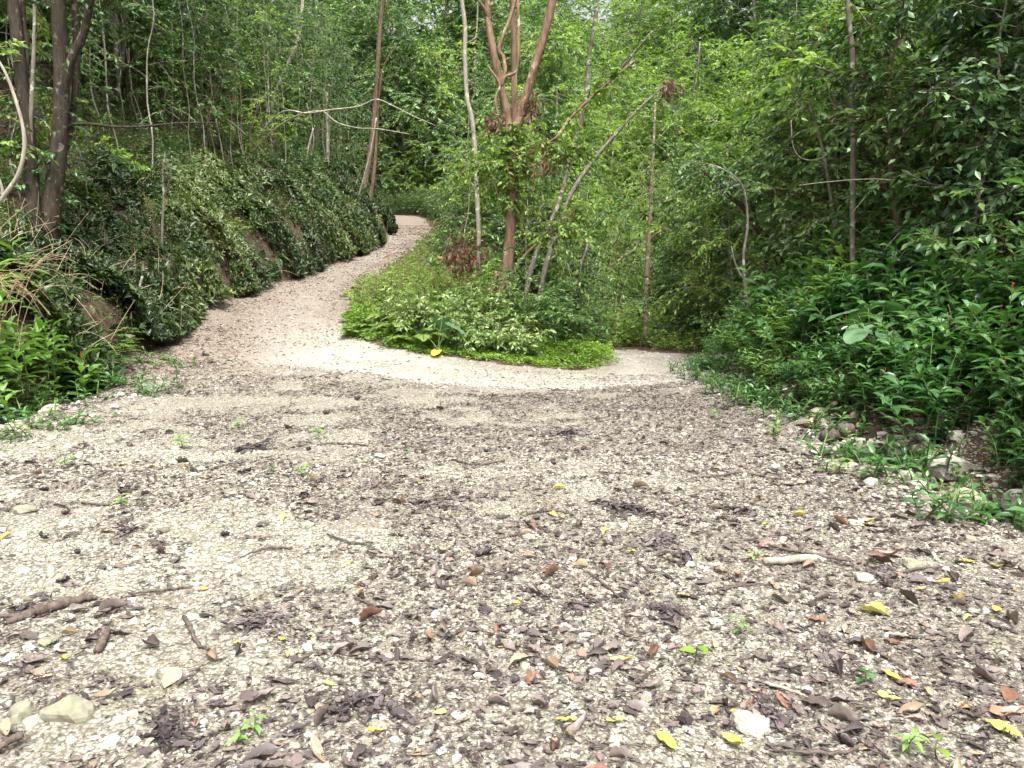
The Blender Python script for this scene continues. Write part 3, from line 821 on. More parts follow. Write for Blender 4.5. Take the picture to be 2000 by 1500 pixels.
# right bank of lance leaved plants
def rbank(x, y): return Rbank(y) + .15 + (.18 if 5.2 < y < 8.2 else 0) < x < Rbank(y) + 3.6 and not on_road(x, y, .12)
g = scatter('ginger', 190, (3.3, 11.5), (4.6, 19.5), rbank, .33, sc=(.75, 1.2))
g = [(x, y, s * (.42 + .38 * min(x - float(Rbank(y)), 1.6)), r) for x, y, s, r in g]
PR['ginger'] += [make_ginger(121 + i, ns, H, LL, LW, M['gingerlight'], nl) for i, (ns, H, LL, LW, nl) in enumerate([(13, 1.1, .25, .08, 15), (15, .9, .22, .072, 14)])]
b0 = grow('ginger', [q for q in g if q[1] > 10.5], 'ginger_plant', "light green lance leaved plant where the right bank meets the right road", 'plant', "light lance leaved plants by the right road", [0, 2, 4, 5, 4, 5])
g = [q for q in g if q[1] <= 10.5]
b1 = grow('ginger', g, 'ginger_plant', "dark green lance leaved plant on the right bank", 'plant', "lance leaved plants on the right bank", [0, 1, 2, 3])
g = scatter('herb', 95, (2.9, 5.4), (4.6, 15), lambda x, y: Rbank(y) - .35 < x < Rbank(y) + .5 and (not 5.4 < y < 8.2 or x > Rbank(y) + .4 or x < Rbank(y) - .15 or RNG.random() < .25), .16, sc=(.8, 1.3))
b2 = grow('herb', g, 'seedling_plant', "small green seedling at the foot of the right bank", 'plant', "seedlings along the right bank")
# left corner plants
g = scatter('gingerlight', 26, (-8.6, -5.9), (8.6, 11.6), lambda x, y: Ledge(y) - 1.6 < x < Ledge(y) + .12, .38, sc=(.8, 1.15))
l1 = grow('gingerlight', g, 'ginger_plant', "pale green lance leaved plant at the left edge of the clearing", 'plant', "pale lance leaved plants at the left edge")
g = scatter('herb', 22, (-7.2, -4.6), (7.5, 14), lambda x, y: Ledge(y) - .1 < x < Ledge(y) + 1.5, .2, sc=(.7, 1.3))
l2 = grow('herb', g, 'seedling_plant', "small green seedling on the stony left edge of the clearing", 'plant', "seedlings along the left edge")
# tongue of land in front of the old tree
def tongue(x, y, m=.25): return bool(in_peninsula(x, y)) and y < 20
g = scatter('fern', 46, (-4.6, -1.2), (14.6, 21), lambda x, y: bool(in_peninsula(x, y)) and x < -1.4 - .1 * (17 - y), .22, sc=(.8, 1.35))
PR['feather'] = [make_shrub(211 + i, H, ns, 10, .075, .026, M['fern'], 16, .75, .35, tintb=.6) for i, (H, ns) in enumerate([(.95, 12), (1.15, 11)])]
t0 = grow('feather', scatter('feather', 22, (-4.3, -1.4), (15.2, 21), lambda x, y: bool(in_peninsula(x, y)) and x < -1.5 - .1 * (17 - y) and path_dist(x, y, TRACK) > 1.75, .30, sc=(.7, 1.1)), 'feathery_shrub', "pale feathery small leaved bush among the ferns inside the road bend", 'shrub', "feathery bushes among the ferns")
t1 = grow('fern', g, 'fern', "bright green fern on the tongue of land inside the road bend", 'fern', "ferns inside the road bend")
PR['paleshrub'] = [make_shrub(201 + i, H, ns, 9, .125, .050, M['shine'], 13, .9, .4) for i, (H, ns) in enumerate([(1.15, 12), (.95, 11), (1.35, 12)])]
g = scatter('paleshrub', 13, (-2.2, .2), (14.8, 17.0), lambda x, y: tongue(x, y) and x > -2.0 + .2 * (15.5 - y), .42, sc=(.65, 1.0))
t2 = grow('paleshrub', g, 'pale_shrub', "pale shiny leaved shrub in front of the old tree", 'shrub', "pale shrubs in front of the old tree")
g = scatter('shrub', 8, (.2, 2.2), (15.6, 19.5), lambda x, y: tongue(x, y), .55, sc=(.5, .8))
t3 = grow('shrub', g, 'shrub', "leafy shrub to the right of the old tree at the road fork", 'shrub', "shrubs right of the old tree", [0, 2])

# ------------------------------------------------------------------ stuff: creeper on the bank, undergrowth, ground cover
def creeper():
    rng = np.random.default_rng(301)
    mb = MB()
    n = 44000
    y = rng.uniform(11.2, 50, n) ** 1.0
    y = 11.2 + (50 - 11.2) * rng.uniform(0, 1, n) ** 1.5
    d = rng.uniform(-.05, 1, n) ** .9 * np.interp(y, [11, 14, 22, 50], [1.6, 2.3, 2.9, 2.8]) * (.75 + .5 * fbm(y * .6, y * 0, 17))
    d = np.nan_to_num(d, nan=0.0)
    keep = fbm(y * .9, d * 1.2, 44) > .41 - .06 * np.interp(y, [14, 24], [1, 0])
    y, d = y[keep], d[keep]
    x = Ledge(y) - d + .05
    N = hnorm(x, y)
    n = len(x)
    P0 = np.stack([x, y, height(x, y)], -1) + N * (rng.uniform(.02, .20, n) + .45 * np.clip(fbm(x * 1.1 + y * .4, y * 1.1, 63) * 2.4 - .9, 0, 1))[:, None]
    tb = np.clip(fbm(y * .45, d * .8, 61) * 1.6 - .38, 0, 1)
    tb = np.clip(tb + .35 * np.exp(-((y - 21.5) / 2.2) ** 2), .1, .85)  # lit stretch of the bank put into the leaf tint
    S = rng.choice(n, 520)
    u = np.linspace(0, 1, 5)
    E = P0[S][:, None] + (N[S] * .35 + np.array([0, 0, .25]))[:, None] * (u * rng.uniform(.2, 1.1, (520, 1)))[..., None] + np.stack([rng.normal(0, .22, 520), rng.normal(0, .3, 520), rng.normal(-.1, .3, 520)], -1)[:, None] * (u ** 2)[None, :, None]
    tubes(mb, E, np.full((520, 5), .007) * np.array([1, .9, .8, .6, .4]), 3, 1)
    # each sprig: six drooping lance leaves
    k = 6
    a = rng.uniform(0, 6.283, n)[:, None] + np.arange(k)[None] * 1.047 + rng.normal(0, .25, (n, k))
    t1 = norm(np.cross(N, np.array([0, 0, 1.0]) + 1e-3))
    t2 = np.cross(N, t1)
    szs = np.repeat(np.exp(rng.normal(0, .35, n))[:, None], k, 1)
    D = np.cos(a)[..., None] * t1[:, None] + np.sin(a)[..., None] * t2[:, None] + N[:, None] * rng.uniform(.2, .9, (n, 1, 1)) + np.array([0, 0, -.12]) + rng.normal(0, .3, (n, k, 3))
    L = szs * rng.uniform(.065, .125, (n, k)) * np.interp(y, [12, 40], [1, 1.35])[:, None]
    leaves(mb, T_LO, np.repeat(P0, k, 0), D.reshape(-1, 3), np.repeat(N + np.array([0, 0, .7]), k, 0) + rng.normal(0, .6, (n * k, 3)), L.ravel(), L.ravel() * .36,
           np.clip(np.repeat(tb, k) + rng.normal(0, .16, n * k), 0, 1))
    tag(link('creeper', mb.mesh('creeper', [M['ivy'], M['straw']])), "carpet of drooping lance leaved creeper covering the cut bank beside the left road", 'creeper', kind='stuff')
creeper()
def undergrowth(name, label, seed, n, xr, yr, ok, hh, LL, mat, k=9, thr=.42, tb=.5):
    rng = np.random.default_rng(seed)
    x, y = rng.uniform(*xr, n), rng.uniform(*yr, n)
    sel = ok(x, y) & (fbm(x * .7, y * .7, seed) > thr) & (np.abs(x) < y * .78 + 3)
    x, y = x[sel], y[sel]
    n = len(x)
    mb = MB()
    z = height(x, y)
    h = hh * rng.uniform(.3, 1.2, n)
    P = np.stack([x, y, z], -1)
    top = P + np.stack([rng.normal(0, .25, n) * h, rng.normal(0, .25, n) * h, h], -1)
    C = np.stack([P, (P + top) / 2 + np.stack([rng.normal(0, .05, n) * h, rng.normal(0, .05, n) * h, h * 0], -1), top], 1)
    tubes(mb, C, np.full((n, 3), .006), 3, 1)
    u = rng.uniform(.35, 1.0, (n, k))
    Q = P[:, None] + (top - P)[:, None] * u[..., None]
    D = rng.normal(0, 1, (n, k, 3)) * np.array([1, 1, .35])
    L = LL * rng.uniform(.6, 1.25, (n, k))
    Q = Q + norm(D) * rng.uniform(.02, .5, (n, k, 1)) * np.minimum(h, .5)[:, None, None]
    leaves(mb, T_LO, Q.reshape(-1, 3), D.reshape(-1, 3), np.array([0, 0, .8]) + rng.normal(0, .45, (n * k, 3)), L.ravel(), L.ravel() * .40, np.clip(tb + np.repeat(rng.normal(0, .15, n), k) + rng.normal(0, .13, n * k), 0, 1))
    tag(link(name, mb.mesh(name, [M[mat], M['barkbrown']])), label, 'undergrowth', kind='stuff')
undergrowth('undergrowth', "thin leafy undergrowth scattered over the left hillside", 311, 15000, (-26, -8), (12.5, 52), lambda x, y: x < Ledge(y) - 2.0, .65, .11, 'mid', 10, .46)
undergrowth('undergrowth', "twiggy plants sprouting from the creeper on the cut bank", 314, 11000, (-13, -6.5), (11.5, 46), lambda x, y: (x < Ledge(y) - .15) & (x > Ledge(y) - 4), .42, .085, 'mid', 10, .50, .42)
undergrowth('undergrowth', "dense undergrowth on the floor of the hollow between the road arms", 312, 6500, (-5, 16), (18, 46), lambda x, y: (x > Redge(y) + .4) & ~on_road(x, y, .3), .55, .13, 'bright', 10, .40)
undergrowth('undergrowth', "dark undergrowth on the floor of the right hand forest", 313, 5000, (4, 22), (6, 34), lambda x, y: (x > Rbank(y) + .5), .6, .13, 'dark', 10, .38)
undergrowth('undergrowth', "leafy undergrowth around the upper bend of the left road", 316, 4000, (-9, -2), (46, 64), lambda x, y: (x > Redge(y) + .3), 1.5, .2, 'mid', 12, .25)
undergrowth('undergrowth', "bright sunlit undergrowth in the opening beyond the right road", 315, 3500, (2.5, 10), (27, 46), lambda x, y: np.abs(x / y - .18) < .07, 1.6, .17, 'glow', 14, .30)  # its sunlight is put into the brighter leaf colour
def ground_cover():
    rng = np.random.default_rng(321)
    n = 30000
    x, y = rng.uniform(-4.6, 3, n), rng.uniform(13.6, 20.5, n)
    e = (fbm(x * 1.7, y * 1.7, 5) - .5) * .7
    e2 = (rng.uniform(0, 1, n) ** 2) * .55
    sel = in_peninsula(x, y + e - e2 + .15) & in_peninsula(x + (rng.uniform(0, 1, n) ** 2) * .8, y) & ((y < 16.3) | (x < -1.2) | (x > .6)) & (fbm(x * 2.3, y * 2.3, 19) > .33)
    x, y = x[sel], y[sel]
    n = len(x)
    mb = MB()
    hg = .03 + .20 * np.clip(fbm(x * 1.7, y * 1.7, 9) * 2.2 - .85, 0, 1) + .10 * np.clip((y - 14.6) / 2, 0, 1)
    k = 4
    P = np.stack([x, y, height(x, y)], -1)
    Q = np.repeat(P, k, 0) + np.stack([rng.normal(0, .03, n * k), rng.normal(0, .03, n * k), np.repeat(hg, k) * rng.uniform(.3, 1.15, n * k)], -1)
    D = rng.normal(0, 1, (n * k, 3)) * np.array([1, 1, .4])
    L = rng.uniform(.045, .085, n * k)
    tb = np.clip(fbm(x * .8, y * .8, 15) * 1.5 - .25, .15, .9)
    leaves(mb, T_LO, Q, D, np.array([0, 0, .9]) + rng.normal(0, .35, (n * k, 3)), L, L * .52, np.clip(np.repeat(tb, k) + rng.normal(0, .15, n * k), 0, 1))
    tag(link('ground_cover', mb.mesh('ground_cover', M['cover'])), "carpet of bright green ground cover along the inside of the road bend", 'ground cover', kind='stuff')
ground_cover()

# ------------------------------------------------------------------ single trees one can tell apart
def px_path(rows, n=None, base_z=None):
    """rows of (px, py, depth, width in px) -> points and radii"""
    P = np.array([pix(a, b, Y) for a, b, Y, w in rows])
    R = np.array([w / 2 / F_PX * Y for a, b, Y, w in rows])
    n = n or 5 * len(rows)
    Q = smooth_path(P, n)
    return Q, np.interp(np.linspace(0, len(rows) - 1, n), np.arange(len(rows)), R)
def single_tree(name, label, cat, limbs, bark, leafm=None, sprays=(), LL=.13, LW=.05, nl=11, droop=.4, seed=1, rough=.05, tm=T_LO, group=None, limb_part='trunk', tintb=.5, sides=10, foot=False, thin=.68):
    """limbs: pixel paths with depth; sprays: (limb index, from, to, count, twig length, up)"""
    rng = np.random.default_rng(seed)
    wood, fol = MB(), MB()
    limbs = [[(a, b, Y, w * thin) for a, b, Y, w in l] for l in limbs]
    if foot:                                          # the first row is where the foot meets the ground
        gy = ground_at(limbs[0][0][0], limbs[0][0][1])[1]
        dy = gy - limbs[0][0][2] if gy > 5 else 0.0
        limbs = [[(a, b, Y + dy, w) for a, b, Y, w in l] for l in limbs]
    paths = [px_path(l) for l in limbs]
    P0 = paths[0][0][0].copy()
    P0[2] = float(height(P0[0], P0[1]))
    lim0 = paths[0][0]
    if lim0[0][2] > P0[2] - .1 and limb_part == 'trunk':                       # carry the trunk down into the ground
        q = np.array([[lim0[0][0], lim0[0][1], P0[2] - .15]])
        paths[0] = (np.vstack([q, lim0]), np.concatenate([[paths[0][1][0] * 1.15], paths[0][1]]))
    for i, (Q, R) in enumerate(paths):
        tube(wood, Q - P0, R, sides if i == 0 else max(5, sides - 2), 0, .5, rough, rng)
    has = False
    for li, a, b, cnt, tl, up in sprays:
        Q = paths[li][0] - P0
        u = rng.uniform(a, b, cnt) * (len(Q) - 1)
        q = np.minimum(u.astype(int), len(Q) - 2)
        S = Q[q] + (Q[q + 1] - Q[q]) * (u - q)[:, None]
        D = rng.normal(0, 1, (cnt, 3)) * np.array([1, 1, .5]) + np.array([0, 0, up])
        twig_leaves(fol, rng, S, D, tl * rng.uniform(.5, 1.2, cnt), nl, LL, LW, droop, tm=tm, wood=wood, tr=.006, base_t=tintb)
        has = True
    root = link(name, None)
    root.location = P0
    link(limb_part, wood.mesh(limb_part, M[bark]), root)
    if has: link('crown', fol.mesh('crown', M[leafm]), root)
    return tag(root, label, cat, group)

Y0 = 17.0
single_tree('forked_tree', "old pinkish barked tree forking into three tall stems above the road bend", 'tree', [
    [(962, 640, Y0, 92), (975, 600, Y0, 66), (987, 550, Y0, 52), (995, 480, Y0, 46), (1000, 400, Y0, 43), (1001, 320, Y0, 42), (1001, 240, Y0, 44)],
    [(998, 270, Y0, 34), (985, 200, Y0, 30), (968, 120, Y0, 28), (955, 50, Y0, 26), (948, -40, Y0, 24), (935, -180, Y0 - .3, 20), (915, -420, Y0 - .6, 12)],
    [(1004, 260, Y0 + .15, 26), (1004, 120, Y0 + .2, 22), (1001, 0, Y0 + .2, 19), (1000, -160, Y0 + .4, 15), (1010, -350, Y0 + .6, 9)],
    [(1005, 265, Y0, 34), (1026, 190, Y0 - .1, 32), (1050, 112, Y0 - .2, 31), (1074, 25, Y0 - .3, 30), (1088, -70, Y0 - .4, 27), (1110, -260, Y0 - .6, 18), (1150, -460, Y0 - .8, 10)],
    [(975, 172, Y0 - .35, 14), (986, 142, Y0 - .4, 15), (983, 112, Y0 - .4, 14), (975, 92, Y0 - .4, 14), (998, 30, Y0 - .4, 14), (1012, -30, Y0 - .4, 13), (1030, -160, Y0 - .4, 9)],
    [(980, 168, Y0 - .4, 12), (988, 150, Y0 - .45, 12), (1008, 138, Y0 - .45, 11), (1013, 90, Y0 - .45, 11), (1012, 10, Y0 - .45, 11), (1008, -120, Y0 - .4, 8)],
    [(985, 262, Y0 - .3, 13), (972, 222, Y0 - .4, 11), (968, 190, Y0 - .4, 10), (976, 165, Y0 - .4, 9), (952, 128, Y0 - .4, 7)],
    [(958, 40, Y0, 14), (945, 15, Y0 - .1, 12), (930, -6, Y0 - .2, 10), (900, -60, Y0 - .3, 6)],
    [(1050, 285, Y0 - .5, 6), (1085, 270, Y0 - .6, 12), (1112, 233, Y0 - .6, 12), (1140, 205, Y0 - .6, 10), (1180, 168, Y0 - .7, 8), (1240, 118, Y0 - .8, 5)],
    [(985, 590, Y0 - .3, 16), (1010, 520, Y0 - .3, 12), (1055, 470, Y0 - .4, 9), (1100, 440, Y0 - .5, 6), (1130, 400, Y0 - .6, 4)],
    [(1000, 330, Y0 - .3, 9), (960, 320, Y0 - .5, 7), (915, 330, Y0 - .7, 6), (885, 350, Y0 - .8, 4)],
    [(1002, 310, Y0 - .3, 9), (1050, 295, Y0 - .5, 8), (1100, 285, Y0 - .7, 6), (1135, 290, Y0 - .8, 4)],
    [(940, 640, Y0 + .1, 30), (955, 590, Y0 + .1, 34), (972, 530, Y0 + .05, 22)],
    ], 'barkorange', 'bright', [(0, .28, .40, 10, .5, .0), (0, .64, .97, 85, 1.0, .35), (10, .1, 1, 60, .8, .3), (11, .1, 1, 70, .85, .3), (9, .5, 1, 70, .8, .2), (8, .3, 1, 34, .5, .1), (0, .78, .98, 80, .7, .6), (1, .75, 1, 60, 1.2, .2), (2, .7, 1, 50, 1.2, .2), (3, .72, 1, 70, 1.3, .2)],
    .125, .050, 11, .42, 401, .09, tm=T_MID, sides=14, tintb=.52, thin=.5)

single_tree('leaning_tree', "dark leaning trunk at the left edge, nearest the dry grass stems", 'tree', [
    [(75, 500, 11.6, 52), (66, 420, 11.6, 42), (58, 300, 11.6, 36), (45, 180, 11.6, 34), (32, 60, 11.6, 32), (22, -30, 11.6, 30), (0, -260, 11.6, 22), (-20, -520, 11.6, 12)],
    [(48, 200, 11.6, 14), (52, 100, 11.7, 14), (45, 10, 11.8, 13), (60, -150, 11.8, 9)]],
    'barkdark', 'dark', [(0, .8, 1, 40, 1.3, .2), (0, .05, .5, 26, .45, .3)], .13, .05, 12, .4, 402, foot=True)
single_tree('leaning_tree', "thick dark trunk splitting into several stems, right of the leaning one at the left edge", 'tree', [
    [(92, 505, 12.6, 62), (100, 420, 12.6, 52), (112, 320, 12.6, 44), (120, 200, 12.6, 42), (118, 90, 12.6, 40), (112, -30, 12.6, 36), (105, -280, 12.6, 24), (100, -520, 12.6, 12)],
    [(118, 220, 12.6, 26), (135, 130, 12.5, 24), (165, 60, 12.5, 22), (180, -20, 12.4, 20), (215, -200, 12.4, 12)],
    [(105, 246, 12.6, 12), (170, 242, 12.8, 8), (230, 248, 13, 7), (290, 246, 13.2, 6), (350, 240, 13.4, 4), (420, 240, 13.6, 3)],
    [(112, 330, 12.6, 20), (140, 240, 12.8, 18), (150, 120, 12.9, 20), (148, 0, 12.9, 22), (150, -200, 13, 14)]],
    'barkdark', 'dark', [(0, .05, .5, 26, .45, .3), (0, .8, 1, 40, 1.3, .2), (1, .7, 1, 30, 1.2, .1), (3, .7, 1, 30, 1.1, .1)], .13, .05, 12, .4, 403, foot=True)
single_tree('slim_trunk', "slim mossy trunk standing between the two thick dark trunks at the left edge", 'tree', [
    [(72, 500, 11.9, 17), (70, 430, 11.9, 15), (64, 350, 11.9, 14), (60, 250, 11.9, 12), (66, 100, 11.9, 10), (70, -80, 11.9, 8)]], 'barkpale', None, [], seed=404, foot=True)
single_tree('pale_tree', "pale grey cluster of trunks on the left hillside behind the dark trunks", 'tree', [
    [(205, 215, 19.5, 30), (215, 150, 19.5, 24), (226, 70, 19.5, 22), (222, 0, 19.5, 20), (214, -160, 19.5, 14), (205, -400, 19.5, 8)],
    [(222, 200, 19.6, 22), (236, 120, 19.6, 18), (244, 30, 19.6, 18), (250, -100, 19.6, 12), (262, -320, 19.6, 7)],
    [(232, 190, 19.4, 14), (226, 90, 19.3, 14), (216, 20, 19.3, 13), (196, -120, 19.3, 9)],
    [(195, 215, 19.4, 16), (178, 150, 19.3, 12), (168, 90, 19.3, 11), (160, -60, 19.3, 8)]],
    'barkpale', 'mid', [(0, .75, 1, 44, 1.5, .2), (1, .7, 1, 36, 1.4, .2)], .15, .06, 12, .4, 405, foot=True)
single_tree('arching_branch', "bare pale branch arching up from the left edge of the clearing", 'branch', [
    [(-60, 620, 9.0, 14), (-34, 480, 9.0, 13), (-14, 415, 9.0, 13), (6, 385, 9.0, 14), (36, 340, 9.0, 13), (48, 280, 9.0, 12), (38, 220, 9.0, 10), (14, 150, 9.0, 9), (-8, 110, 9.0, 7)],
    [(6, 385, 9.0, 10), (2, 360, 9.0, 9), (-12, 330, 9.0, 7)]], 'barkwhite', None, [], seed=406, thin=.6, limb_part='branch')
single_tree('leafy_sapling', "sapling with round bright leaves in front of the dark trunks at the left edge", 'sapling', [
    [(122, 500, 10.6, 8), (118, 440, 10.6, 7), (108, 330, 10.6, 6), (95, 260, 10.6, 5), (100, 190, 10.6, 3)],
    [(108, 330, 10.6, 4), (75, 280, 10.5, 3), (50, 250, 10.4, 2)],
    [(110, 345, 10.6, 4), (130, 300, 10.5, 3), (150, 260, 10.5, 2)]],
    'barkbrown', 'bright', [(0, .45, 1, 26, .5, .3), (1, .2, 1, 18, .4, .3), (2, .2, 1, 14, .4, .3)], .075, .045, 9, .2, 407, tintb=.7, foot=True)
single_tree('hillside_tree', "small tree with bright sprays and a long bare pale branch over the creeper bank", 'tree', [
    [(505, 330, 21.5, 9), (500, 290, 21.3, 8), (470, 255, 21, 7), (425, 222, 20.6, 5), (380, 205, 20.4, 3)],
    [(500, 290, 21.3, 6), (540, 250, 21, 5), (590, 222, 20.6, 4), (640, 215, 20.2, 3)],
    [(485, 270, 21.1, 5), (500, 220, 20.8, 4), (520, 180, 20.6, 2)],
    [(500, 275, 21.2, 5), (530, 235, 20.8, 4.5), (560, 216, 20.3, 4), (600, 221, 20.2, 4), (650, 214, 20, 4), (700, 208, 19.9, 4), (735, 194, 19.8, 3.5), (770, 208, 19.7, 3), (810, 228, 19.6, 2.5), (850, 245, 19.5, 2)],
    [(632, 218, 20.05, 3.5), (660, 240, 20, 3.5), (700, 250, 19.9, 3), (740, 252, 19.8, 2.5), (800, 262, 19.7, 2)],
    [(735, 230, 19.8, 4), (725, 290, 19.9, 4), (712, 340, 20, 3), (700, 385, 20.1, 3)]],
    'barkwhite', 'bright', [(0, .3, 1, 46, .95, .2), (1, .1, .6, 28, .9, .15), (2, .1, 1, 26, .8, .2)], .14, .055, 11, .3, 408, tintb=.62, foot=True)
single_tree('slim_trunk', "slender sapling trunk standing in front of the creeper bank", 'sapling', [
    [(316, 498, 15.2, 7), (317, 440, 15.2, 7), (320, 385, 15.2, 7), (318, 340, 15.2, 6), (322, 300, 15.2, 4)],
    [(320, 385, 15.2, 5), (330, 355, 15.1, 4), (335, 320, 15, 3)]], 'barkpale', 'mid', [(0, .75, 1, 10, .5, .2), (1, .5, 1, 8, .5, .2)], .12, .05, 8, .4, 411, foot=True)
single_tree('wooden_stake', "pale weathered stake leaning at the foot of the creeper bank", 'stake', [
    [(262, 602, 14.3, 4), (270, 570, 14.3, 6), (278, 540, 14.3, 7)]], 'barkwhite', None, [], seed=412, limb_part='shaft', foot=True)
single_tree('white_trunk', "slim white trunk rising just left of the old forked tree", 'tree', [
    [(935, 470, 21, 12), (932, 380, 21, 13), (928, 300, 21, 13), (922, 235, 21, 13), (912, 190, 21, 12), (908, 110, 21, 12), (908, 50, 21, 12), (900, -20, 21, 11), (890, -200, 21, 8), (880, -400, 21, 5)],
    [(911, 85, 21, 5), (925, 77, 20.9, 5), (931, 62, 20.9, 4), (934, -20, 20.9, 4)]], 'barkwhite', 'mid', [(0, .78, 1, 30, 1.4, .2)], .14, .05, 11, .4, 413)
single_tree('leaning_pole_tree', "thin pale trunk leaning far to the right behind the old forked tree", 'tree', [
    [(1050, 600, 18.6, 15), (1066, 520, 18.6, 14), (1092, 440, 18.6, 13), (1120, 370, 18.6, 12), (1160, 312, 18.6, 11), (1200, 265, 18.6, 9), (1245, 215, 18.6, 7), (1300, 165, 18.6, 4)]],
    'barkpale', 'mid', [(0, .8, 1, 14, .8, .2)], .14, .05, 10, .4, 414)
single_tree('leaning_pole_tree', "grey trunk leaning to the right between the old tree and the pale leaning one", 'tree', [
    [(1025, 585, 19.5, 15), (1045, 500, 19.5, 14), (1090, 400, 19.5, 12), (1125, 270, 19.5, 14), (1145, 200, 19.5, 16), (1150, 120, 19.5, 13), (1165, 20, 19.5, 10), (1190, -200, 19.5, 6)],
    [(1120, 280, 19.5, 9), (1150, 200, 19.4, 8), (1215, 130, 19.2, 7), (1275, 60, 19, 5)]],
    'barkpale', 'mid', [(0, .7, 1, 30, 1.2, .2), (1, .3, 1, 22, 1.0, .2)], .14, .05, 10, .45, 415)
single_tree('pale_tree', "small pale trunk with a crook at the right foot of the old forked tree", 'tree', [
    [(1088, 660, 18.2, 10), (1096, 610, 18.2, 11), (1112, 585, 18.2, 11), (1128, 560, 18.2, 9), (1135, 520, 18.2, 7), (1150, 470, 18.2, 5)]],
    'barkpale', 'mid', [(0, .4, 1, 36, .8, .1)], .13, .05, 10, .5, 416)
single_tree('pale_tree', "straight pale brown trunk standing in the valley just beyond the right road", 'tree', [
    [(1261, 650, 27, 16), (1262, 600, 27, 15), (1264, 520, 27, 14), (1268, 450, 27, 12), (1271, 400, 27, 11), (1274, 330, 27, 9), (1280, 200, 27, 6)],
    [(1268, 470, 27, 7), (1285, 455, 26.8, 7), (1310, 446, 26.6, 5), (1335, 435, 26.4, 3)],
    [(1268, 480, 27, 7), (1250, 470, 26.8, 7), (1235, 490, 26.6, 5), (1190, 520, 26.4, 4)],
    [(1300, 440, 26.6, 4), (1310, 480, 26.5, 4), (1318, 505, 26.5, 3)]],
    'barkpink', 'mid', [(0, .75, 1, 40, 1.3, .1)], .15, .055, 11, .4, 417)
single_tree('dark_leaning_tree', "dark crooked trunk leaning to the left in the right hand forest", 'tree', [
    [(1530, 540, 15.5, 20), (1512, 485, 15.5, 19), (1478, 445, 15.5, 18), (1452, 405, 15.5, 15), (1425, 385, 15.5, 12), (1400, 360, 15.5, 9), (1370, 330, 15.5, 6)],
    [(1475, 445, 15.5, 13), (1468, 400, 15.4, 10), (1440, 370, 15.3, 7), (1420, 345, 15.2, 4)]],
    'barkdark', 'dark', [(0, .75, 1, 24, .9, .2), (1, .5, 1, 20, .8, .2)], .12, .05, 11, .4, 418)
single_tree('slim_trunk', "thin white stem wavering upward beside the dark crooked trunk", 'sapling', [
    [(1468, 630, 14, 9), (1455, 560, 14, 9), (1452, 500, 14, 8), (1460, 440, 14, 7), (1455, 380, 14, 6), (1440, 350, 14, 5), (1400, 325, 14, 4), (1365, 318, 14, 2)],
    [(1452, 545, 14, 6), (1438, 520, 14, 5), (1428, 480, 14, 3)]], 'barkpale', 'dark', [(0, .6, 1, 16, .7, .2)], .11, .045, 10, .4, 419)
single_tree('slender_tree', "tall straight slender grey trunk in front of the right hand forest", 'tree', [
    [(1668, 590, 11.2, 16), (1665, 500, 11.2, 15), (1665, 400, 11.2, 15), (1666, 300, 11.2, 15), (1663, 200, 11.2, 15), (1664, 100, 11.2, 14), (1656, 20, 11.2, 13), (1655, -80, 11.2, 11), (1660, -300, 11.2, 7), (1665, -500, 11.2, 4)],
    [(1662, 185, 11.2, 5), (1635, 148, 11, 5), (1590, 128, 10.8, 4), (1555, 112, 10.7, 3), (1540, 95, 10.6, 2)],
    [(1660, 230, 11.2, 5), (1640, 215, 11.1, 5), (1622, 195, 11, 4), (1618, 165, 11, 3)]],
    'barkpale', 'bright', [(0, .80, .98, 30, 1.0, .1), (0, .66, .72, 10, .8, .1), (1, .5, 1, 10, .5, .1)], .13, .055, 11, .35, 420)
single_tree('slim_trunk', "thin mottled stem leaning left beside the tall slender grey trunk", 'sapling', [
    [(1628, 420, 12, 7), (1620, 370, 12, 8), (1610, 310, 12, 8), (1598, 260, 12, 7), (1585, 215, 12, 6), (1560, 180, 12, 4)]], 'barkpale', 'bright', [(0, .8, 1, 14, .7, .2)], .13, .055, 10, .3, 421)
single_tree('thick_trunk', "thick grey trunk deep in the shade of the right hand forest", 'tree', [
    [(1795, 480, 15, 34), (1785, 420, 15, 30), (1775, 350, 15, 27), (1765, 250, 15, 24), (1760, 100, 15, 22), (1755, -80, 15, 18), (1750, -350, 15, 10)]],
    'barkpale', 'dark', [(0, .7, 1, 40, 1.5, .2)], .14, .055, 12, .4, 422)
single_tree('bare_branch', "thin pale branch arching to the right through the right hand forest", 'branch', [
    [(1905, 640, 9.6, 7), (1900, 500, 9.6, 6), (1885, 400, 9.6, 6), (1845, 369, 9.7, 5), (1795, 364, 9.8, 5), (1745, 352, 10, 5), (1690, 350, 10.2, 5), (1620, 355, 10.4, 4), (1560, 362, 10.6, 3)],
    [(1715, 352, 10.2, 3), (1690, 385, 10.2, 3), (1660, 420, 10.2, 2)]], 'barkwhite', None, [], seed=423, thin=.42, limb_part='branch')
single_tree('bare_branch', "short pale stick slanting up in the shaded right hand forest", 'branch', [
    [(1640, 600, 10.2, 5), (1750, 462, 10.2, 5), (1790, 442, 10.1, 5), (1825, 422, 10, 4)]], 'barkwhite', None, [], seed=424, thin=.42, limb_part='branch')
single_tree('hanging_vine', "thin bare vine hanging in a loop left of the tall slender grey trunk", 'vine', [
    [(1545, 235, 11.4, 3), (1548, 280, 11.4, 3), (1560, 305, 11.4, 3), (1585, 313, 11.4, 3), (1610, 305, 11.3, 3), (1630, 280, 11.3, 2)]], 'barkwhite', None, [], seed=425, limb_part='stem')
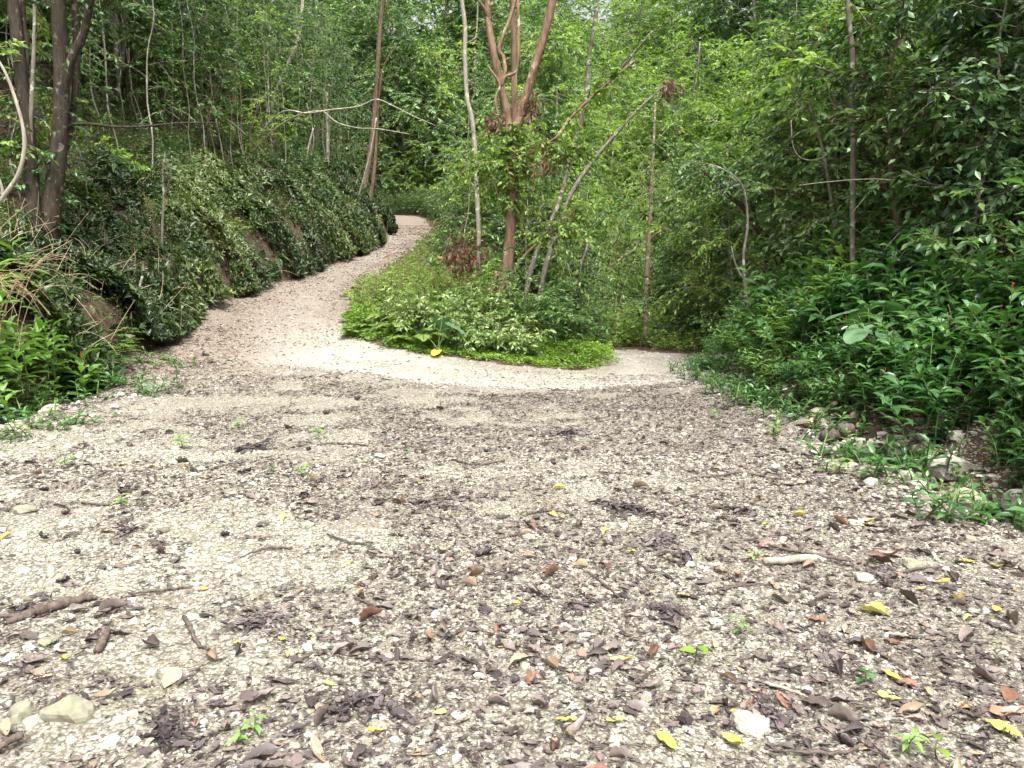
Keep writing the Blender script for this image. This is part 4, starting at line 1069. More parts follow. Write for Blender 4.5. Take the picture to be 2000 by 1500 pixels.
single_tree('hillside_tree', "brown double trunk above the upper end of the left road", 'tree', [
    [(706, 395, 33, 17), (718, 330, 33, 15), (728, 260, 33, 14), (735, 170, 33, 13), (742, 60, 33, 12), (752, -60, 33, 9), (760, -250, 33, 5)],
    [(722, 400, 33.2, 11), (732, 320, 33.2, 10), (738, 200, 33.2, 9), (750, 130, 33.2, 7), (775, 90, 33, 4)]],
    'barkbrown', 'mid', [(0, .45, 1, 60, 1.8, .2), (1, .6, 1, 20, 1.4, .2)], .17, .065, 12, .4, 426, foot=True)
for i, (rows, lab) in enumerate([
    ([(640, 330, 30, 8), (639, 240, 30, 8), (638, 180, 30, 8)], "short broken pale post like trunk above the creeper bank"),
    ([(530, 265, 27, 9), (535, 190, 27, 9), (560, 130, 27, 9), (583, 75, 27, 10), (590, 20, 27, 9), (592, -60, 27, 7)], "crooked whitish trunk at the top of the left hillside"),
    ([(405, 230, 24, 6), (430, 150, 24, 6), (470, 85, 24, 6), (500, 40, 24, 5), (535, 0, 24, 4)], "thin pale trunk leaning right at the top of the left hillside"),
    ([(270, 240, 17.5, 5), (268, 190, 17.5, 5), (265, 110, 17.5, 4), (261, 20, 17.5, 4), (259, -60, 17.5, 4)], "very thin straight vine like stem left of the hillside sprays"),
    ([(526, 280, 26, 5), (525, 200, 26, 5), (522, 110, 26, 5), (520, 20, 26, 5), (518, -80, 26, 4)], "thin straight pole like sapling on the left hillside beside the crooked whitish trunk"),
    ([(598, 330, 24, 6), (602, 290, 24, 5), (612, 250, 24, 4)], "thin sapling standing on the lip of the creeper bank")]):
    single_tree('slim_trunk', lab, 'sapling', [rows], 'barkwhite' if i != 3 else 'barkpale', None, [], seed=430 + i, foot=True)
# low overhanging foliage of the near right tree
single_tree('overhanging_tree', "broad leaved tree whose low branches overhang the right bank at the top right", 'tree', [
    [(2190, 520, 9.5, 40), (2170, 300, 9.5, 36), (2150, 100, 9.5, 34), (2130, -100, 9.5, 30), (2120, -400, 9.5, 20)],
    [(2160, 230, 9.5, 14), (2080, 170, 9.2, 11), (1980, 150, 8.9, 9), (1880, 160, 8.7, 6), (1800, 180, 8.5, 3)],
    [(2150, 100, 9.5, 16), (2040, 20, 9.6, 12), (1930, -20, 9.7, 9), (1820, -20, 9.8, 6), (1740, 10, 9.9, 3)],
    [(2165, 300, 9.5, 13), (2080, 270, 9.0, 10), (1990, 265, 8.7, 7), (1900, 290, 8.4, 4)],
    [(2180, 400, 9.5, 12), (2100, 370, 9, 9), (2020, 360, 8.5, 6), (1950, 380, 8.2, 3)],
    [(2135, -60, 9.5, 14), (2000, -120, 9.8, 10), (1860, -130, 10.2, 7), (1740, -100, 10.5, 4)]],
    'barkdark', 'dark', [(1, .2, 1, 60, .95, .15), (2, .2, 1, 60, 1.0, .15), (3, .2, 1, 50, .9, .15), (4, .2, 1, 44, .8, .15), (5, .2, 1, 50, 1.0, .15)], .12, .052, 12, .35, 440, tintb=.62)
# hanging bunches of dead leaves
def dead_bunch(label, px, py, Y, r, n, seed, LL=.16):
    rng = np.random.default_rng(seed)
    mb = MB()
    c = pix(px, py, Y)
    q = rng.normal(0, .45, (n, 3)) * r
    q[:, 2] *= 1.2
    D = rng.normal(0, .5, (n, 3)) + np.array([0, 0, -1.0])
    L = rng.uniform(.6, 1.2, n) * LL
    leaves(mb, T_MID, q, D, rng.normal(0, 1, (n, 3)), L, L * .34, np.clip(rng.normal(.5, .22, n), 0, 1))
    k = 14
    S = rng.normal(0, .5, (k, 3)) * r
    E = rng.normal(0, .5, (k, 3)) * r
    u = np.linspace(0, 1, 4)
    tubes(mb, S[:, None] + (E - S)[:, None] * u[None, :, None], np.full((k, 4), .006), 3, 1)
    o = link('dead_foliage', mb.mesh('dead_foliage', [M['deadleaf'], M['twig']]))
    o.location = c
    tag(o, label, 'dead leaves')
dead_bunch("large red brown mass of dead leaves left of the old tree trunk", 903, 500, 17.2, .55, 420, 451)
dead_bunch("bunch of dead brown leaves hanging right of the fork of the old tree", 1036, 205, 16.3, .26, 90, 452)
dead_bunch("bunch of dead brown leaves hanging left of the fork of the old tree", 962, 240, 16.3, .22, 60, 453)
dead_bunch("bunch of dead brown leaves on the shoots below the old tree's fork", 1065, 320, 16.2, .36, 120, 454, .13)
dead_bunch("small bunch of dead leaves hanging from the tip of the leaning pale trunk", 1308, 168, 18.4, .24, 70, 455)

# ------------------------------------------------------------------ gravel, litter and the things lying on the ground
def ico():
    t = (1 + 5 ** .5) / 2
    v = norm(np.array([(-1, t, 0), (1, t, 0), (-1, -t, 0), (1, -t, 0), (0, -1, t), (0, 1, t), (0, -1, -t), (0, 1, -t), (t, 0, -1), (t, 0, 1), (-t, 0, -1), (-t, 0, 1)], float))
    f = np.array([(0, 11, 5), (0, 5, 1), (0, 1, 7), (0, 7, 10), (0, 10, 11), (1, 5, 9), (5, 11, 4), (11, 10, 2), (10, 7, 6), (7, 1, 8), (3, 9, 4), (3, 4, 2), (3, 2, 6), (3, 6, 8), (3, 8, 9), (4, 9, 5), (2, 4, 11), (6, 2, 10), (8, 6, 7), (9, 8, 1)])
    return v, f
IV, IF = ico()
def rots(rng, n):
    q = norm(rng.normal(0, 1, (n, 4)))
    w, x, y, z = q.T
    return np.stack([np.stack([1 - 2 * (y * y + z * z), 2 * (x * y - z * w), 2 * (x * z + y * w)], -1), np.stack([2 * (x * y + z * w), 1 - 2 * (x * x + z * z), 2 * (y * z - x * w)], -1), np.stack([2 * (x * z - y * w), 2 * (y * z + x * w), 1 - 2 * (x * x + y * y)], -1)], 1)
def stones(mb, rng, x, y, s, lift=.1):
    n = len(x)
    s = np.minimum(s, np.interp(y, [3.5, 7], [.030, .085]))
    R = rots(rng, n)
    v = IV[None] * (1 + rng.uniform(-.28, .28, (n, 12, 1)))
    v = np.einsum('nij,nkj->nki', R, v) * rng.uniform(.6, 1.25, (n, 1, 3)) * np.array([1, 1, .62]) * s[:, None, None]
    a = rng.uniform(0, 6.283, n)
    c, si = np.cos(a)[:, None], np.sin(a)[:, None]
    v = np.stack([v[..., 0] * c - v[..., 1] * si, v[..., 0] * si + v[..., 1] * c, v[..., 2]], -1)
    zn = near_z(x, y)
    v = v + np.stack([x, y, zn + s * lift], -1)[:, None]
    f = IF[None] + (np.arange(n) * 12)[:, None, None]
    mb.add(v.reshape(-1, 3), f.reshape(-1, 3), 0, np.repeat(np.clip(rng.normal(.52, .22, n), 0, 1), 12), False)
def near_z(x, y):
    near = sstep((12 - y) / 5) * on_road(x, y, .5)
    return height(x, y) + near * ((fbm(x * 9, y * 9, 21, 3) - .5) * .045 + (fbm(x * 2.4, y * 2.4, 31, 2) - .5) * .05)
def frustum(rng, n, y0, y1, pw=1.0, xlo=-7.4, xhi=4.2):
    u = rng.uniform(0, 1, n)
    y = (y0 ** pw + (y1 ** pw - y0 ** pw) * u) ** (1 / pw)
    x = rng.uniform(-.72, .72, n) * y
    k = (x > xlo) & (x < xhi)
    return x[k], y[k]
def gravel():
    rng = np.random.default_rng(501)
    mb = MB()
    x, y = frustum(rng, 52000, 1.85, 7.0, 1.25)
    pat = fbm(x * .9, y * .9, 77)
    k = rng.uniform(0, 1, len(x)) < np.clip((pat - .30) * 4, .25, 1)
    x, y = x[k], y[k]
    stones(mb, rng, x, y, np.exp(rng.normal(math.log(.0072), .45, len(x))) * np.interp(y, [2, 7], [.9, 1.3]))
    x, y = frustum(rng, 1500, 1.85, 9.0, 1.4)
    pat = fbm(x * .7 + 9, y * .7, 78) + .12 * sstep((-x - 1) / 2) + .10 * sstep((x - 1.5) / 2)
    k = pat > .50
    x, y = x[k], y[k]
    stones(mb, rng, x, y, np.exp(rng.normal(math.log(.018), .40, len(x))))
    x, y = frustum(rng, 14000, 6.5, 14, 1.0)
    k = on_road(x, y, .1)
    x, y = x[k], y[k]
    stones(mb, rng, x, y, np.exp(rng.normal(math.log(.010), .40, len(x))))
    x, y = rng.uniform(-8, 4, 11000), rng.uniform(11.5, 24, 11000)
    k = on_road(x, y, .05) & (np.abs(x) < y)
    x, y = x[k], y[k]
    stones(mb, rng, x, y, np.exp(rng.normal(math.log(.014), .45, len(x))))
    # stony margins
    for cx, cy, sx, sy, n, s in ((-5.7, 8.3, .7, 1.5, 620, .026), (-4.6, 6.4, .9, 1.0, 420, .022), (3.45, 6.9, .36, 1.2, 420, .028), (3.62, 7.0, .18, .7, 16, .05), (3.2, 5.2, .4, .6, 160, .03), (-2.6, 3.6, .8, .8, 420, .018), (3.7, 10.5, .3, 2.0, 120, .03)):
        x, y = rng.normal(cx, sx, n), rng.normal(cy, sy, n)
        k = (y > 2.0)
        x, y = x[k], y[k]
        stones(mb, rng, x, y, np.exp(rng.normal(math.log(s), .45, len(x))))
    tag(link('gravel', mb.mesh('gravel', M['stone'])), "loose pale limestone gravel strewn over the clearing", 'gravel', kind='stuff')
gravel()

def leaf_tmpl(rng, curl_l, curl_w, w=.42, nx=6, ny=4, twist=0.0, wave=.03):
    """a dry leaf as a bent sheet: x 0..1 along, y across"""
    u, v = np.meshgrid(np.linspace(0, 1, nx), np.linspace(-1, 1, ny), indexing='ij')
    half = w / 2 * np.sin(np.pi * np.clip(u, .0, 1) ** .8) ** .75 + .004
    y = v * half
    z = curl_w * (np.abs(v) ** 1.6) * half * 1.6 + curl_l * (u - .5) ** 2 + rng.normal(0, wave * .5, u.shape) * half / (w / 2)
    z = z + twist * (u - .5) * y * 3
    V = np.stack([u - .5, y * (1 - .25 * abs(curl_w) * np.abs(v)), z - z.min() * .9], -1).reshape(-1, 3)
    i, j = np.meshgrid(np.arange(nx - 1), np.arange(ny - 1), indexing='ij')
    F = np.stack([i * ny + j, (i + 1) * ny + j, (i + 1) * ny + j + 1, i * ny + j + 1], -1).reshape(-1, 4)
    return V, F
_r = np.random.default_rng(77)
LT = [leaf_tmpl(_r, cl * .55, cw * .55, w, 5, 4, tw, .08) for cl, cw, w, tw in [(.15, .3, .42, .2), (.5, .2, .36, -.3), (.3, .8, .46, .3), (-.3, .5, .40, .5), (.8, .6, .34, -.2), (.1, .15, .5, .1), (.2, 1.2, .40, .4)]]
def lay(mb, rng, x, y, L, tint, mat=0, lift=.002, tilt=.13):
    n = len(x)
    pick = rng.integers(0, len(LT), n)
    N = norm(np.stack([rng.normal(0, tilt, n), rng.normal(0, tilt, n), np.ones(n)], -1))
    a = rng.uniform(0, 6.283, n)
    D = np.stack([np.cos(a), np.sin(a), np.zeros(n)], -1)
    P = np.stack([x, y, near_z(x, y) + lift + .004], -1)
    for k in range(len(LT)):
        s = pick == k
        if s.any(): leaves(mb, LT[k], P[s], D[s], N[s], L[s], L[s] * rng.uniform(.8, 1.25, s.sum()), tint[s], mat)
def shreds(mb, rng, x, y, L, tint):
    n = len(x)
    a = rng.uniform(0, 6.283, n)
    D = np.stack([np.cos(a), np.sin(a), rng.normal(0, .12, n)], -1)
    leaves(mb, T_LO, np.stack([x, y, near_z(x, y) + rng.uniform(.004, .022, n)], -1), D, np.stack([rng.normal(0, .5, n), rng.normal(0, .5, n), np.ones(n)], -1), L, L * rng.uniform(.08, .3, n), tint)
def patchy(x, y, seed, bias, gain=5.0):
    return np.clip((.5 * fbm(x * .7, y * 1.1, seed, 5) + .25 * fbm(x * 1.9 + .4 * y, y * .4, seed + 9, 3) + .35 * fbm(x * 3.1, y * 4.2, seed + 5, 3) - .545 + bias) * gain * 2.0 + .30, .02, 1)
def litter():
    rng = np.random.default_rng(511)
    mb = MB()
    x, y = frustum(rng, 20000, 1.9, 13.6, 1.15)
    k = on_road(x, y, .3) & (rng.uniform(0, 1, len(x)) < patchy(x, y, 91, np.interp(x, [-4, -1, 1, 3.3], [-.03, -.02, .04, .16])))
    x, y = x[k], y[k]
    d = path_dist(x, y, TRACK)
    k = (d > .95) | (rng.uniform(0, 1, len(x)) < .25)
    x, y = x[k], y[k]
    lay(mb, rng, x, y, np.exp(rng.normal(math.log(.042), .42, len(x))).clip(.015, .12), np.clip(rng.beta(2.2, 3.2, len(x)) * 1.05, 0, .95))
    x, y = frustum(rng, 130000, 1.9, 13.6, 1.2)
    k = on_road(x, y, .2) & (rng.uniform(0, 1, len(x)) < patchy(x, y, 91, np.interp(x, [-4, -1, 1, 3.3], [.0, .01, .07, .14]), 7))
    x, y = x[k], y[k]
    d = path_dist(x, y, TRACK)
    k = (d > 1.0) | (rng.uniform(0, 1, len(x)) < .32)
    x, y = x[k], y[k]
    shreds(mb, rng, x, y, rng.uniform(.012, .05, len(x)) * np.interp(y, [2, 12], [.8, 1.4]), np.clip(rng.beta(1.6, 3.4, len(x)), 0, .8))
    tag(link('leaf_litter', mb.mesh('leaf_litter', M['litter'])), "scattered dry purple brown leaf litter over the gravel clearing", 'leaf litter', kind='stuff')
    mb = MB()
    n = 26000
    y = 10 + 36 * rng.uniform(0, 1, n) ** 1.2
    lo, hi = Ledge(y) - .3, np.where(y < 15, -1.6, Redge(y) + .4)
    x = lo + (hi - lo) * rng.uniform(0, 1, n)
    d = path_dist(x, y, TRACK)
    k = (rng.uniform(0, 1, n) < np.interp(d, [0, .7, 1.6], [.22, .35, .8]) * sstep((y - 9.5 - 2.5 * fbm(x, y * 0, 3)) / 3.5)) & (rng.uniform(0, 1, n) < patchy(x, y, 95, .12, 5))
    k &= ~((((x + 3.3) / 1.7) ** 2 + ((y - 14.0) / .8) ** 2 < 1) & (rng.uniform(0, 1, n) < .8))
    x, y = x[k], y[k]
    lay(mb, rng, x, y, rng.uniform(.035, .09, len(x)) * np.interp(y, [12, 40], [.9, 1.2]), np.clip(rng.beta(2.2, 2.6, len(x)), 0, 1), tilt=.35)
    tag(link('leaf_litter', mb.mesh('leaf_litter', M['reddust'])), "red brown fallen leaves covering the edges of the rising left road", 'leaf litter', kind='stuff')
    mb = MB()
    n = 13000
    x, y = rng.uniform(-22, -7, n), rng.uniform(12, 45, n)
    k = (x < Ledge(y) - .25) & (np.abs(x) < .75 * y + 2)
    x, y = x[k], y[k]
    lay(mb, rng, x, y, rng.uniform(.09, .18, len(x)), np.clip(rng.beta(2.0, 2.4, len(x)), 0, 1), tilt=.5, lift=.02)
    tag(link('leaf_litter', mb.mesh('leaf_litter', M['reddust'])), "brown fallen leaves on the shaded left hillside soil", 'leaf litter', kind='stuff')
litter()

LEAFMESH = {}
def leaf_obj_mesh(mat, k):
    key = (mat, k)
    if key not in LEAFMESH:
        rng = np.random.default_rng(900 + k)
        V, F = leaf_tmpl(rng, [.15, .55, .3, -.25, .9, .1, .25, .4][k], [.25, .3, .9, .5, .5, .15, 1.4, .7][k], [.42, .34, .46, .40, .32, .52, .38, .44][k], 9, 6, [.2, -.4, .3, .5, -.3, .1, .5, -.6][k], .07)
        mb = MB()
        t = .5 + .3 * np.abs(V[:, 1]) / .2 * .5 + rng.normal(0, .10, len(V))
        mb.add(V, F, 0, np.clip(t, 0, 1))
        st = np.array([[-.5, 0, .01], [-.58, .01, .012], [-.68, .035, .02]])
        st[:, 2] += V[:6, 2].mean()
        tube(mb, st, [.010, .008, .007], 4, 0, .3, 0, None, False)
        me = mb.mesh('fallen_leaf', M[mat])
        LEAFMESH[key] = me
    return LEAFMESH[key]
RG = np.random.default_rng(600)
def drop(mesh, name, label, cat, x, y, s, group=None, rz=None, tilt=.16, lift=.006):
    o = link(name, mesh)
    o.location = (float(x), float(y), float(near_z(np.float64(x), np.float64(y))) + lift)
    o.rotation_euler = (RG.normal(0, tilt), RG.normal(0, tilt), RG.uniform(0, 6.283) if rz is None else rz)
    o.scale = (s, s, s) if np.isscalar(s) else s
    return tag(o, label, cat, group)
MARKS = [("closest to the mossy boulder at lower left", tuple(ground_at(135, 1380)[:2])), ("closest to the large white rock at the right bank", (3.75, 6.4)),
         ("closest to the pale flat slab at the lower right", tuple(ground_at(1470, 1400)[:2])), ("closest to the thick dark stick at left", tuple(ground_at(90, 1200)[:2])),
         ("closest to the rounded curled pod in mid clearing", tuple(ground_at(1055, 1150)[:2])), ("closest to the two leaved seedling", tuple(ground_at(1355, 1300)[:2])),
         ("closest to the pale lance leaved left plants", (-5.9, 8.6)), ("closest to the lower right corner", tuple(ground_at(1985, 1480)[:2])), ("closest to the lower left corner", tuple(ground_at(15, 1490)[:2])),
         ("closest to the bright track on the road bend", (0, 11.9)), ("at the middle of the bottom edge", tuple(ground_at(1000, 1490)[:2])), ("closest to the thick grey stick at right", tuple(ground_at(1580, 1100)[:2]))]
YL = [(1300, 1463, .12), (1202, 1418, .075), (735, 1432, .075), (12, 1052, .095), (1705, 1198, .13), (1960, 1440, .13), (1105, 1418, .08), (1432, 1458, .10), (552, 1015, .10), (1092, 961, .10), (680, 1105, .09), (1735, 1335, .09), (1212, 1296, .085), (1080, 1014, .10), (186, 762, .22), (1438, 1392, .07), (1885, 1107, .11), (1735, 1374, .085), (1890, 1213, .06), (1870, 1180, .10), (1230, 1085, .07), (1840, 1140, .09), (552, 1258, .05), (462, 1268, .04), (126, 1295, .045), (860, 1395, .05), (1945, 1205, .08), (1800, 1155, .06), (1180, 1040, .08), (1560, 1010, .08), (820, 950, .08), (395, 1160, .06), (1700, 1020, .09), (1495, 1030, .08), (560, 1290, .05), (640, 1340, .05), (1010, 1180, .05), (1950, 1110, .10)]
yl = []
for i, (a, b, s) in enumerate(YL):
    p = ground_at(a, b, 20)
    yl.append(drop(leaf_obj_mesh('yellowleaf', [0, 5, 1, 3, 2][i % 5]), 'fallen_leaf', "yellow fallen leaf lying on the gravel", 'leaf', p[0], p[1], s, "yellow fallen leaves on the gravel", lift=.012))
single_out(yl, "yellow fallen leaf", MARKS)
special = [(725, 1208, .105, 'rustleaf', 6, "glossy rust brown leaf rolled lengthwise, alone on pale gravel left of centre"), (415, 1293, .11, 'tanleaf', 2, "broad pinkish tan leaf beside a curled grey leaf at the left"),
           (505, 1372, .15, 'purpleleaf', 1, "long folded brown leaf near the bottom left"), (1278, 1280, .10, 'rustleaf', 2, "rounded red brown leaf next to the two leaved seedling"), (1715, 1100, .15, 'rustleaf', 7, "shiny reddish leaf in a small heap at the end of the thick grey stick"),
           (1735, 1092, .14, 'rustleaf', 4, "upper reddish leaf in the small heap at the end of the thick grey stick"), (1970, 1362, .14, 'rustleaf', 0, "broad reddish brown leaf near the right edge at the bottom"), (1965, 1398, .14, 'rustleaf', 1, "dark rust leaf below the broad reddish one near the right edge"),
           (1012, 1287, .11, 'tanleaf', 3, "bent orange tan leaf in the lower middle of the clearing"), (1410, 1125, .10, 'rustleaf', 1, "curled orange brown leaf right of the middle of the clearing"), (85, 1330, .07, 'tanleaf', 5, "flat tan leaf near the left edge above the mossy boulder"),
           (300, 1272, .12, 'purpleleaf', 2, "upturned greyish purple leaf at the lower left"), (1528, 1375, .08, 'rustleaf', 5, "small upright red brown leaf right of the pale slab"), (1590, 1385, .12, 'purpleleaf', 0, "flat purple brown leaf right of the dark shredded clump by the pale slab"), (1890, 1250, .15, 'purpleleaf', 3, "large dull purple leaf near the right edge"),
           (1180, 1110, .10, 'rustleaf', 3, "folded orange brown leaf right of the rounded curled pod")]
for a, b, s, m, k, lab in special:
    p = ground_at(a, b, 20)
    drop(leaf_obj_mesh(m, k), 'fallen_leaf', lab, 'leaf', p[0], p[1], s, None, lift=.012)
def many_leaves():
    rng = np.random.default_rng(620)
    n = 0
    sets = [('purpleleaf', 150, "dry purple brown fallen leaf among the gravel", "purple brown fallen leaves on the gravel"), ('rustleaf', 40, "rust brown fallen leaf among the gravel", "rust brown fallen leaves on the gravel"), ('tanleaf', 54, "tan fallen leaf among the gravel", "tan fallen leaves on the gravel")]
    for mat, cnt, lab, grp in sets:
        x, y = frustum(rng, 4000, 2.0, 6.4, .9)
        k = rng.uniform(0, 1, len(x)) < patchy(x, y, 91, np.interp(x, [-3, 0, 2.5], [-.02, -.02, .14]), 4)
        x, y = x[k][:cnt], y[k][:cnt]
        obs = [drop(leaf_obj_mesh(mat, int(rng.integers(8))), 'fallen_leaf', lab, 'leaf', a, b, float(rng.uniform(.05, .125)), grp, tilt=.22, lift=.010) for a, b in zip(x, y)]
        single_out(obs, lab.split(' among')[0], MARKS)
many_leaves()

# dark curled leaves, like closed claws
def curl_mesh(seed, closed, nf=9, rib=5):
    rng = np.random.default_rng(seed)
    mb = MB()
    for i in range(nf):
        az = i * 6.283 / nf + rng.uniform(-.25, .25)
        d = np.array([math.cos(az), math.sin(az), 0])
        s = np.array([-d[1], d[0], 0])
        nx, ny = 10, 5
        u, v = np.meshgrid(np.linspace(0, 1, nx), np.linspace(-1, 1, ny), indexing='ij')
        tot = closed * rng.uniform(.75, 1.15)
        L = rng.uniform(.8, 1.15)
        ang = -.1 + tot * u
        # arc: outwards, up, then back over the centre
        rr = L / max(tot, .3)
        px_ = rr * (np.sin(ang) - np.sin(-.1)) * .62
        pz_ = rr * (np.cos(-.1) - np.cos(ang)) * .55
        w = (.24 * np.sin(np.pi * np.clip(u * .9 + .08, 0, 1)) ** .7) * (1 - .45 * abs(math.sin(tot / 3)))
        rip = .035 * np.cos(v * rib) * np.sin(u * 3.1)
        P = d * px_[..., None] + s * (v * w)[..., None] + np.array([0, 0, 1.0]) * (pz_ + rip + .10 * v ** 2 * w * 2)[..., None]
        P = P + rng.normal(0, .012, P.shape)
        a, b = np.meshgrid(np.arange(nx - 1), np.arange(ny - 1), indexing='ij')
        F = np.stack([a * ny + b, (a + 1) * ny + b, (a + 1) * ny + b + 1, a * ny + b + 1], -1).reshape(-1, 4)
        mb.add(P.reshape(-1, 3), F, 0, np.clip(.42 + .22 * np.cos(v * rib * 1.2) + rng.normal(0, .08, v.shape) + rng.normal(0, .12), 0, 1).ravel())
    st = np.array([[0, 0, .02], [-.3, .12, .03], [-.75, .2, .02], [-1.15, .33, .015]])
    tube(mb, smooth_path(st, 8), np.linspace(.035, .02, 8), 5, 0, .25, 0, None, False)
    return mb.mesh('curled_leaf', M['curl'])
def shred_clump_mesh(seed):
    """flat dark clump of rotted, crumpled leaf pieces around one midrib"""
    rng = np.random.default_rng(seed)
    mb = MB()
    n = 95
    a = rng.uniform(0, 6.283, n)
    r = np.abs(rng.normal(0, .46, n))
    P = np.stack([np.cos(a) * r * 1.3, np.sin(a) * r * .75, rng.uniform(.0, .20, n) * np.exp(-r * 1.5)], -1)
    P[:, :2] += (P[:, :2] * .0) + rng.normal(0, .10, (n, 2))
    D = np.stack([np.cos(a + rng.normal(0, 1.4, n)), np.sin(a + rng.normal(0, 1.4, n)), rng.normal(0, .3, n)], -1)
    L = rng.uniform(.12, .45, n)
    q = rng.integers(0, 7, n)
    for k in range(7):
        w = q == k
        if w.any(): leaves(mb, LT[k], P[w] + np.array([0, 0, .03]), D[w], rng.normal(0, .6, (w.sum(), 3)) + np.array([0, 0, 1]), L[w], L[w] * rng.uniform(.5, 1.3, w.sum()), np.clip(rng.normal(.45, .26, w.sum()), 0, 1))
    n = 120
    a = rng.uniform(0, 6.283, n)
    r = np.abs(rng.normal(0, .55, n))
    D = np.stack([rng.normal(0, 1, n), rng.normal(0, 1, n), rng.normal(0, .2, n)], -1)
    leaves(mb, T_LO, np.stack([np.cos(a) * r * 1.4, np.sin(a) * r * .9, rng.uniform(.01, .07, n)], -1), D, rng.normal(0, .5, (n, 3)) + np.array([0, 0, 1]), rng.uniform(.08, .3, n), rng.uniform(.02, .07, n), np.clip(rng.normal(.35, .25, n), 0, 1))
    C = np.array([[-.9, .1, .02], [-.3, -.05, .07], [.3, .06, .07], [.8, -.04, .02]])
    tube(mb, smooth_path(C, 9), np.linspace(.022, .010, 9), 5, 0, .2, 0, None, False)
    return mb.mesh('shredded_leaf', M['curl'])
CM = [curl_mesh(701, 2.9), curl_mesh(702, 2.2, 8), curl_mesh(703, 3.6, 10), curl_mesh(704, 1.5, 9)]
SM = [shred_clump_mesh(711), shred_clump_mesh(712), shred_clump_mesh(713)]
CL = [(1054, 1148, .085, 2, "rounded tightly curled brown pod like leaf alone in the middle of the clearing"), (152, 1088, .085, 2, "dark tightly curled leaf at the left with a thin stalk"), (88, 962, .10, 1, None), (243, 962, .12, 1, None), (372, 975, .075, 0, None), (590, 975, .11, 1, None), (1340, 1098, .10, 1, None), (832, 1100, .085, 0, None),
      (355, 902, .15, 3, None), (480, 925, .14, 1, None), (948, 882, .09, 0, None), (810, 888, .10, 1, None), (400, 695, .24, 0, None), (125, 1142, .085, 3, "pale grey curled leaf at the left above the thick dark stick"), (465, 1285, .085, 3, "ribbed grey curled leaf touching the broad tan leaf"), (600, 880, .10, 0, None), (252, 872, .11, 1, None),
      (892, 1037, .07, 1, None), (945, 1042, .08, 2, None), (1650, 1462, .11, 1, "ribbed brown curled leaf in a ring near the bottom right"), (85, 1052, .10, 3, None), (440, 1045, .09, 1, None), (130, 1010, .10, 1, None), (946, 1085, .11, 3, None), (1140, 880, .10, 0, None), (640, 810, .14, 1, None), (740, 985, .10, 3, None), (1370, 870, .12, 0, None), (560, 840, .13, 1, None), (200, 1240, .08, 1, None), (1950, 1080, .10, 1, None), (1080, 905, .10, 0, None), (330, 850, .12, 1, None), (700, 780, .16, 0, None), (960, 775, .16, 1, None), (1230, 800, .15, 0, None), (860, 800, .15, 1, None), (1170, 980, .09, 0, None)]
cl = []
for a, b, s, k, lab in CL:
    p = ground_at(a, b, 20)
    o = drop(CM[k], 'curled_leaf', lab or "dark dry curled leaf lying on the gravel", 'curled leaf', p[0], p[1], (s * RG.uniform(.7, 1.1), s * RG.uniform(.7, 1.15), s * RG.uniform(.5, .95)), None if lab else "dark curled leaves on the gravel", tilt=.45, lift=.004)
    if not lab: cl.append(o)
single_out(cl, "dark dry curled leaf", [MARKS[k] for k in (6, 9, 3, 4, 1, 7, 8)])
SL = [(45, 1195, .14), (35, 1290, .15), (490, 1228, .13), (720, 1180, .10), (830, 985, .16), (1080, 1310, .13), (1130, 1180, .11), (1520, 1310, .15), (1500, 1400, .14), (380, 1435, .17), (700, 1385, .13), (540, 1050, .14), (1230, 1000, .20), (1000, 1340, .12), (330, 1430, .13), (860, 970, .2), (1300, 1200, .12), (1560, 950, .2), (1730, 1120, .12), (600, 1230, .10), (250, 1040, .12), (780, 1020, .15), (1440, 1000, .15), (1640, 1060, .14), (480, 880, .2), (920, 830, .25), (1100, 850, .22), (380, 1015, .12), (1290, 1060, .14), (1850, 1300, .12)]
sl = []
for a, b, s in SL[::2]:
    p = ground_at(a, b, 20)
    sl.append(drop(SM[len(sl) % 3], 'shredded_leaf', "flat dark clump of shredded rotting leaf on the gravel", 'leaf clump', p[0], p[1], (s * RG.uniform(1.0, 1.5), s * RG.uniform(.9, 1.3), s * .7), "shredded leaf clumps on the gravel", tilt=.05, lift=.006))
single_out(sl, "flat dark shredded leaf clump", [MARKS[k] for k in (0, 2, 3, 4, 7, 9, 10, 11)])

# twigs and sticks
def stick(name, label, rows, mat, seed, lift=.012, group=None, fork=None, cat='stick'):
    rng = np.random.default_rng(seed)
    mb = MB()
    G = [ground_at(a, b, 25) for a, b, w, h in rows]
    P = np.array([(g[0], g[1], float(near_z(np.float64(g[0]), np.float64(g[1]))) + lift + h) for g, (a, b, w, h) in zip(G, rows)])
    R = np.array([w / 2 / F_PX * np.hypot(g[0], g[1]) for g, (a, b, w, h) in zip(G, rows)])
    n = 5 * len(rows)
    Q = smooth_path(P, n)
    Q[:, :2] += rng.normal(0, .004, (n, 2))
    rr = np.interp(np.linspace(0, len(rows) - 1, n), np.arange(len(rows)), R)
    c = Q[n // 2].copy()
    tube(mb, Q - c, rr, 7, 0, .5, .10, rng)
    if fork:
        for k, az, ln in fork:
            b0 = Q[int(k * (n - 1))] - c
            E = b0 + np.array([math.cos(az), math.sin(az), .12]) * ln
            tube(mb, smooth_path(np.array([b0, (b0 + E) / 2 + rng.normal(0, .008, 3), E]), 6), np.linspace(rr.mean() * .7, rr.mean() * .25, 6), 5, 0, .5, .05, rng)
    o = link(name, mb.mesh(name, M[mat]))
    o.location = c
    return tag(o, label, cat, group)
stick('stick', "thick dark stick with splintered end lying at the left edge", [(15, 1222, 10, 0), (60, 1205, 20, .008), (110, 1188, 20, .01), (160, 1178, 12, .01), (190, 1172, 7, 0)], 'twig', 801, fork=[(.2, 3.4, .12)])
